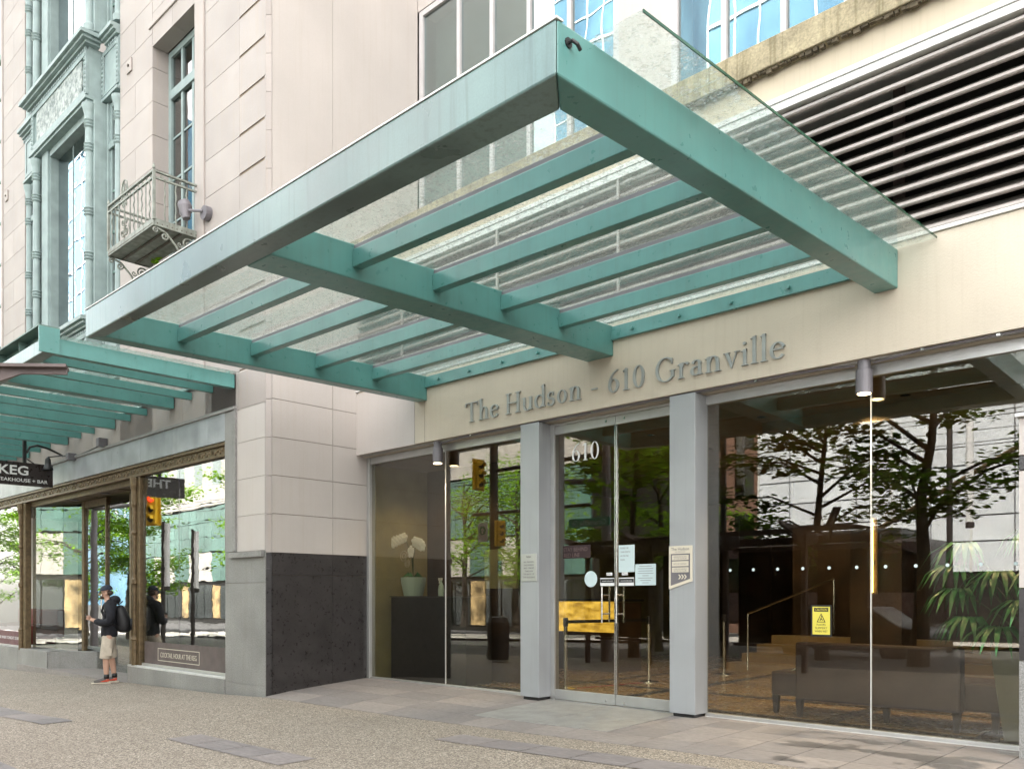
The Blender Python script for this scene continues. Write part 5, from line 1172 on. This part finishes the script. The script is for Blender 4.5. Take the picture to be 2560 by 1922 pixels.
# ================================================================ THE STREET BEHIND THE CAMERA (seen mirrored in the glass)
st = thing('bus_shelter', 'brown steel bus shelter with upswept glass wing roofs', 'bus shelter', (-9, -7.5, 0))
def wing(x0, x1, tipz):
    obj('glass_roof', M['brown_steel'], st, (x0 + .04, x1 - .04, -8.2, -7.0, tipz - .10, tipz - .085))
    MB().prism([(x0, -6.6, tipz + .02), (x0, -8.5, tipz - .16), (x0, -8.5, tipz - .25), (x0, -7.6, tipz - .45), (x0, -7.2, tipz - .20), (x0, -6.7, tipz - .06)], (.06, 0, 0)).build('roof_bracket', M['brown_steel'], st)
    obj('post', M['brown_steel'], st, (x0, x0 + .09, -7.7, -7.6, zg(x0, -7.6), tipz - .2)); obj('screen', M['glass_roof'], st, (x0 + .2, x1 - .1, -7.9, -7.89, .35, 2.2)); obj('screen_frame', M['brown_steel'], st, (x0 + .1, x1, -7.93, -7.86, 2.2, 2.3), (x0 + .1, x1, -7.93, -7.86, .28, .34))  # screens made nearly opaque to darken the street mirrored in the lobby glass
for x0, x1 in ((-12.7, -10.95), (-10.9, -9.1), (-9.05, -7.4), (-7.35, -6.1)): wing(x0, x1, 2.62 + (x0 + 12.7) * .012)
obj('fascia_board', M['brown_steel'], st, (-12.7, -6.1, -8.3, -8.24, 2.35, 2.50))
# the near end wing that reaches into the picture at the left
nw = MB(); tip = Vector((-6.02, -6.12, 2.80)); dv = Vector((-.45, -.88, -.075)).normalized()
L_ = 1.9; n_ = 14; vs = []; fs = []
for i in range(n_ + 1):
    t = i / n_; p = tip + dv * (L_ * t); h = .035 + .30 * max(0, (t - .16)) ** .6 * (1 if t > .16 else 0)
    for s in (-1, 1): vs += [tuple(p + Vector((.88, -.45, 0)) * .012 * s), tuple(p + Vector((.88, -.45, 0)) * .012 * s - Vector((0, 0, h)))]
for i in range(n_):
    a = 4 * i; b_ = a + 4; fs += [(a, b_, b_ + 1, a + 1), (a + 2, a + 3, b_ + 3, b_ + 2), (a, a + 2, b_ + 2, b_), (a + 1, b_ + 1, b_ + 3, a + 3)]
fs += [(0, 1, 3, 2), (4 * n_, 4 * n_ + 2, 4 * n_ + 3, 4 * n_ + 1)]
nw.add(vs, fs).build('roof_bracket', M['brown_steel'], st)
e1 = tip + dv * L_; nn_ = Vector((.88, -.45, 0)) * .07
MB().hexa([tip - nn_, tip + nn_, e1 + nn_, e1 - nn_, tip - nn_ + Vector((0, 0, .02)), tip + nn_ + Vector((0, 0, .02)), e1 + nn_ + Vector((0, 0, .02)), e1 - nn_ + Vector((0, 0, .02))]).build('bracket_flange', M['brown_steel'], st)

def tree(x, y, hgt, cr, label, m='leaf', seed=1, layered=True, nleaf=2600, tr=.16, lean=0, z0h=.33, group='street trees'):
    z0 = zg(x, y) if y > -23 else -.3
    t = thing('street_tree', label, 'tree', (x, y, z0), group); rnd = random.Random(seed); tk = MB()
    top = Vector((x + lean, y, z0 + hgt)); base = Vector((x, y, z0 - .1)); P = [base.lerp(top, k / 6) + Vector((rnd.uniform(-.1, .1), rnd.uniform(-.1, .1), 0)) * (1 if 0 < k < 6 else 0) for k in range(7)]
    tk.tube(P, [tr * (1.25 if k == 0 else 1 - .14 * k) for k in range(7)], 10); tips = []
    for k in range(16):
        f = z0h + (.92 - z0h) * k / 15; s = base.lerp(top, f); a = rnd.uniform(0, 6.28); L = cr * (1.1 - .6 * abs(f - .55)) * rnd.uniform(.7, 1.1); e = s + Vector((math.cos(a) * L, math.sin(a) * L, L * rnd.uniform(.15, .5))); md = s.lerp(e, .5) + Vector((0, 0, .12 * L))
        tk.tube([s, md, e], [tr * .28, tr * .16, tr * .05], 6)
        for q in range(4): tips.append(s.lerp(e, .45 + .18 * q) + Vector((rnd.uniform(-.3, .3), rnd.uniform(-.3, .3), rnd.uniform(-.1, .3))) * cr * .3)
    tk.build('trunk', M['bark'], t)
    b = MB(); vs = []; fs = []
    for i in range(nleaf):
        c = rnd.choice(tips); p = c + Vector((rnd.gauss(0, .32), rnd.gauss(0, .32), rnd.gauss(0, .10 if layered else .25))) * cr * .42; s = rnd.uniform(.06, .13)
        a = rnd.uniform(0, 6.28); tl = rnd.uniform(-.6, .6); u = Vector((math.cos(a), math.sin(a), tl * .6)) * s; v = Vector((-math.sin(a), math.cos(a), rnd.uniform(-.5, .5))) * s * .7
        o = len(vs); vs += [p - u, p + v, p + u, p - v]; fs.append((o, o + 1, o + 2, o + 3))
    b.add(vs, fs).build('crown', M[m], t)
tree(-8.81, -11.85, 6.6, 2.3, 'slim dark kerbside tree nearest the bus shelter with layered branches', 'leaf_d', 3, True, 3200, .15)
tree(-6.3, -10.9, 7.2, 2.4, 'thick trunked dark kerbside tree right of the slim one', 'leaf_d', 5, True, 3600, .19, lean=.3)
tree(-14.9, -13.9, 7.6, 2.4, 'leafy kerbside tree beyond the end of the bus shelter', 'leaf', 8, True, 4200, .16)
tree(-13.3, -10.4, 7.6, 2.0, 'leafy kerbside tree beside the street sign mast', 'leaf', 13, True, 3600, .14)
tree(-30, -23.5, 7.5, 3.6, 'bright green tree across the road seen behind the corner signal pole', 'leaf', 9, False, 6500, .2, z0h=.3)
tree(-35, -24.5, 8.0, 3.6, 'bright green tree across the road farther left of the corner', 'leaf', 10, False, 5200, .2)
for i, (x, y) in enumerate(((-44, -13), (-50, -15.5), (-57, -17), (-62, -14), (-70, -19), (-40, -18), (-78, -16), (-53, -12.4))):
    tree(x, y, 11 + i % 3, 3.4, ['slender bright tree down the block, nearest the signal arm', 'slender bright tree down the block, second from the signal arm', 'slender bright tree down the block, third from the signal arm', 'slender bright tree at the kerb down the block', 'tall bright tree far down the block near the green tower', 'broad bright tree in the middle distance across the road', 'farthest bright tree down the block', 'bright tree at the near kerb down the block'][i], 'leaf', 20 + i, True, 8000, .17, z0h=.22)
# facades across the road
pb = thing('panel_building', 'long white grey panelled building across the road', 'building', (-1, -27, 0))
obj('core', M['lamp_grey'], pb, (-18.3, 30, -32, -26.95, -1, 10.4)); zl = [.8, 2.2, 3.36, 4.32, 5.28, 6.24, 8.55, 10.4]
for k in range(28):
    a = -18.3 + k * 1.44
    for z0, z1 in zip(zl[1:], zl[2:]): block('panel', M['panel_wall'], pb, a + .03, a + 1.41, -26.95, -26.85, z0 + .03, z1 - .03)
    obj('fin', M['white_frame'], pb, (a - .03, a + .03, -26.95, -26.78, 2.2, 10.4)) if k % 2 == 0 else None
obj('shop_glass', M['dark'], pb, (-18.3, 30, -26.95, -26.9, -.5, 2.2)); obj('parapet', M['white_frame'], pb, (-18.35, 30, -27, -26.75, 10.4, 10.6))
bk = thing('brown_building', 'brown building with blue windows beside the white panelled block', 'building', (-24, -40, 0)); obj('walls', M['brick_d'], bk, (-29.5, -18.9, -50, -40, -1, 26))
for k in range(5):
    for j in range(8): block('window', M['glass_up'], bk, -28.8 + k * 2.0, -27.5 + k * 2.0, -40.0, -39.95, 1.5 + j * 3, 3.4 + j * 3)
gb = thing('green_glass_building', 'green curtain walled department building on the far corner', 'building', (-50, -31, 0)); obj('core', M['dark'], gb, (-90, -31, -50, -31.1, -1, 14)); obj('top_storey', M['conc'], gb, (-90, -31, -50, -30.9, 9.2, 16))
for k in range(40):
    a = -89.9 + k * 1.47
    for j, (z0, z1) in enumerate(((5.2, 6.5), (6.5, 7.8), (7.8, 9.1))): block('panel', M['greenglass'], gb, a, a + 1.44, -31.1, -31.0, z0 + .02, z1 - .02)
    for z0, z1 in ((2.6, 3.8), (3.8, 5.1)): block('panel', M['conc'] if k % 5 < 3 else M['greenglass'], gb, a, a + 1.44, -31.1, -30.98, z0 + .02, z1 - .02)
    block('shop_window', M['shop'] if k % 4 == 1 else M['glass_up'], gb, a + .05, a + 1.39, -31.1, -31.0, -.6, 2.3)
for k in range(16): block('window', M['glass_up'], gb, -88 + k * 3.5, -86.4 + k * 3.5, -30.92, -30.88, 11, 13.2)
def bluetower(name, label, x0, x1, y0, y1, z1, sx=1.9, sz=3.4, z0=10):
    t = thing(name, label, 'tower', ((x0 + x1) / 2, y1, 0)); obj('walls', M['tower_blue'], t, (x0, x1, y0, y1, 0, z1)); g = MB(); x = x0
    while x <= x1: g.box(x - .07, x + .07, y1, y1 + .12, z0, z1); x += sx
    z = z0
    while z <= z1: g.box(x0, x1, y1, y1 + .10, z - .10, z + .10); z += sz
    g.build('mullions', M['white_frame'], t, kind='stuff'); return t
bluetower('glass_tower', 'blue glass tower rising behind the white panelled block', -31, -17, -52, -42, 62)
bluetower('glass_tower', 'pale blue glass tower far down the street', -150, -118, -60, -42, 70, 3, 4)
bluetower('glass_tower', 'slim blue glass tower between the two larger ones', -66, -52, -80, -66, 85, 2.4, 3.6)
# signal pole at the corner
sg = thing('signal_pole', 'dark corner pole carrying traffic signals and arms', 'traffic signal', (-16, -7.85, 0)); zb = zg(-16, -7.85)
MB().lathe(-16, -7.85, [(.20, zb), (.20, zb + .25), (.12, zb + .3), (.11, 7.0)], 20).build('pole', M['pole'], sg)
MB().tube([(-16, -7.85, 4.62), (-12.6, -8.2, 4.75)], .055, 8).tube([(-16.8, -7.85, 3.51), (-12.8, -7.9, 3.5)], .045, 8).build('arm', M['pole'], sg)
def head3(par, x, y, z, face, on=0, k_=1.):
    """three-lens signal head; face is the direction the lenses look, as an angle"""
    e = part_empty('signal_head', par); d = Vector((math.cos(face), math.sin(face), 0)); s = Vector((-d.y, d.x, 0)); c = Vector((x, y, z))
    def q(a, b_, z0, z1, dep0, dep1): return [c + (s * u + d * v + Vector((0, 0, w_))) * k_ for w_ in (z0, z1) for u, v in ((a, dep0), (b_, dep0), (b_, dep1), (a, dep1))]
    MB().hexa(q(-.28, .28, -.56, .56, 0, .015)).build('backboard', M['yellow'], e); MB().hexa(q(-.17, .17, -.5, .5, .016, .15)).build('housing', M['yellow'], e)
    for k in range(3):
        cc = c + (d * .15 + Vector((0, 0, .32 - .32 * k))) * k_; MB().tube([cc, cc + d * .02 * k_], .115 * k_, 16).build('lens', M['signal_red'] if k == 0 and on else M['pole'], e)
        K = lambda a_, b_: cc + (s * a_ + Vector((0, 0, b_))) * k_
        MB().prism([K(.125, -.02), K(.10, .09), K(0, .13), K(-.10, .09), K(-.125, -.02), K(0, .115)], d * .16 * k_).build('visor', M['yellow'], e)
head3(sg, -16.45, -7.7, 4.55, R(2), k_=.75); head3(sg, -15.68, -7.75, 2.95, R(12), k_=.6)
obj('arrow_sign', M['white'], sg, (-16.45, -16.1, -7.72, -7.70, 2.75, 3.25))
MB().tube([(-16.27, -7.699, 3.05), (-16.27, -7.69, 3.05)], .12, 20).build('sign_ring', M['sign_green'], sg)
b = MB().prism([(-16.30, -7.688, 2.97), (-16.24, -7.688, 2.97), (-16.24, -7.688, 3.05), (-16.20, -7.688, 3.05), (-16.27, -7.688, 3.13), (-16.34, -7.688, 3.05), (-16.30, -7.688, 3.05)], (0, .002, 0)); b.build('arrow', M['white'], sg)
ms = thing('sign_mast', 'grey mast with a long arm and green street name plate', 'street sign', (-12.6, -8.35, 0)); MB().lathe(-12.64, -8.35, [(.14, zg(-12.6, -8.35)), (.11, 4.3), (.09, 7.2)], 12).build('mast', M['lamp_grey'], ms)
MB().tube([(-12.64, -8.35, 4.1), (-14.4, -8.3, 4.22)], .07, 8).build('arm', M['lamp_grey'], ms)
obj('plate', M['sign_green'], ms, (-13.4, -12.15, -7.86, -7.84, 2.97, 3.17)); text('lettering', 'Granville St', M['white'], ms, (-12.25, -7.839, 3.0), 1.05, .13, '+Y', bold=.01)
sg2 = thing('overhead_signal', 'yellow traffic signal with red lit hanging from a long grey arm down the block', 'traffic signal', (-30, -7.3, 0)); MB().lathe(-36.5, -7.3, [(.16, -.8), (.12, 5.2)], 12).build('pole', M['lamp_grey'], sg2); MB().tube([(-36.5, -7.3, 4.9), (-33, -7.28, 4.75), (-27.9, -7.25, 4.35)], [.09, .08, .05], 8).build('arm', M['lamp_grey'], sg2)
head3(sg2, -27.7, -7.2, 4.15, R(60), 1)
obj('plate', M['sign_green'], sg2, (-32.2, -30.0, -7.24, -7.22, 4.05, 4.35)); text('lettering', 'Dunsmuir St', M['white'], sg2, (-30.3, -7.219, 4.1), 1.6, .19, '+Y', bold=.01)
def lamppost(x, y, zl0, zl1, label):
    t = thing('tube_lamp_post', label, 'street lamp', (x, y, 0), 'street lamps with white tube lanterns'); MB().lathe(x, y, [(.09, zg(x, y)), (.075, zl1 + .1)], 10).build('post', M['pole'], t); MB().lathe(x + .55, y + .1, [(.10, zl0), (.10, zl1)], 16).build('lantern', M['white'], t); MB().tube([(x, y, (zl0 + zl1) / 2), (x + .55, y + .1, (zl0 + zl1) / 2)], .04, 8).build('bracket', M['pole'], t); MB().lathe(x + .55, y + .1, [(.115, zl0 - .1), (.115, zl0 + .06)], 20).build('collar', M['pole'], t)
lamppost(-11.5, -11.9, 4.1, 5.7, 'dark post with white tube lantern near the slim kerbside tree'); lamppost(-7.74, -17.85, 3.3, 6.2, 'dark post with white tube lantern on the road median'); lamppost(-31.6, -9.25, 1.6, 4.0, 'dark post with white tube lantern left of the signal head'); lamppost(-37, -13, 1.6, 4.2, 'dark post with white tube lantern down the block')
wr = thing('trolley_wires', 'thin overhead trolley wires along the road', 'overhead wires', (-20, -17, 5.6)); b = MB()
for y, z in ((-14.6, 5.75), (-15.2, 5.75), (-18.6, 5.7), (-19.2, 5.7)): b.tube([(-120, y, z), (40, y, z)], .012, 4)
for z0_, z1_ in ((4.9, 6.4), (5.3, 6.9)): b.tube([(-60, -9.5, z0_), (20, -26, z1_)], .012, 4)
b.build('wires', M['black'], wr)
bs = thing('trolley_bus', 'dark trolley bus with two sloping brown poles passing behind the shelter', 'bus', (-13, -19.6, 0)); obj('body', M['dkbrown'], bs, (-17.6, -8.6, -20.9, -18.4, .35, 3.05), bevel=.12); obj('window', M['glass_old'], bs, (-17.3, -8.8, -18.39, -18.37, 1.45, 2.6)); MB().tube([(-10.2, -19.0, 3.4), (-4.2, -18.7, 6.6)], .05, 8).build('trolley_pole', M['gold'], bs); MB().tube([(-10.4, -19.6, 3.4), (-4.4, -19.3, 6.6)], .05, 8).build('trolley_pole', M['gold'], bs)
obj('roof_gear', M['black'], bs, (-12.5, -9.4, -20.3, -18.7, 3.052, 3.4), bevel=.05)
for x in (-16, -10.2): MB().tube([(x, -18.37, .36), (x, -18.6, .36)], .46, 18).build('wheel', M['black'], bs)
car = thing('parked_car', 'dark car waiting with headlights on behind the bus shelter', 'car', (-9, -14.5, 0)); pz = zg(-9, -14.5) - .12
MB().prism([(-11.3, -15.4, pz + .35), (-11.3, -15.4, pz + .85), (-10.6, -15.4, pz + .95), (-10.0, -15.4, pz + 1.4), (-8.4, -15.4, pz + 1.42), (-7.7, -15.4, pz + .95), (-7.0, -15.4, pz + .85), (-6.9, -15.4, pz + .35)], (0, 1.7, 0)).build('body', M['black'], car, bevel=.08)
MB().prism([(-10.35, -13.695, pz + .98), (-9.95, -13.695, pz + 1.34), (-8.45, -13.695, pz + 1.35), (-7.9, -13.695, pz + .98)], (0, .01, 0)).build('window', M['glass_old'], car)
for x in (-10.4, -7.8): MB().tube([(x, -13.9, pz + .33), (x, -13.66, pz + .33)], .33, 20).build('wheel', M['pole'], car)
bn_ = thing('litter_bin', 'dark round litter bin on the sidewalk near the signal pole', 'bin', (-14.6, -6.6, 0)); zb = zg(-14.6, -6.6); MB().lathe(-14.6, -6.6, [(.26, zb + .05), (.28, zb + .95), (.22, zb + 1.08), (.05, zb + 1.12)], 18).build('drum', M['pole'], bn_)
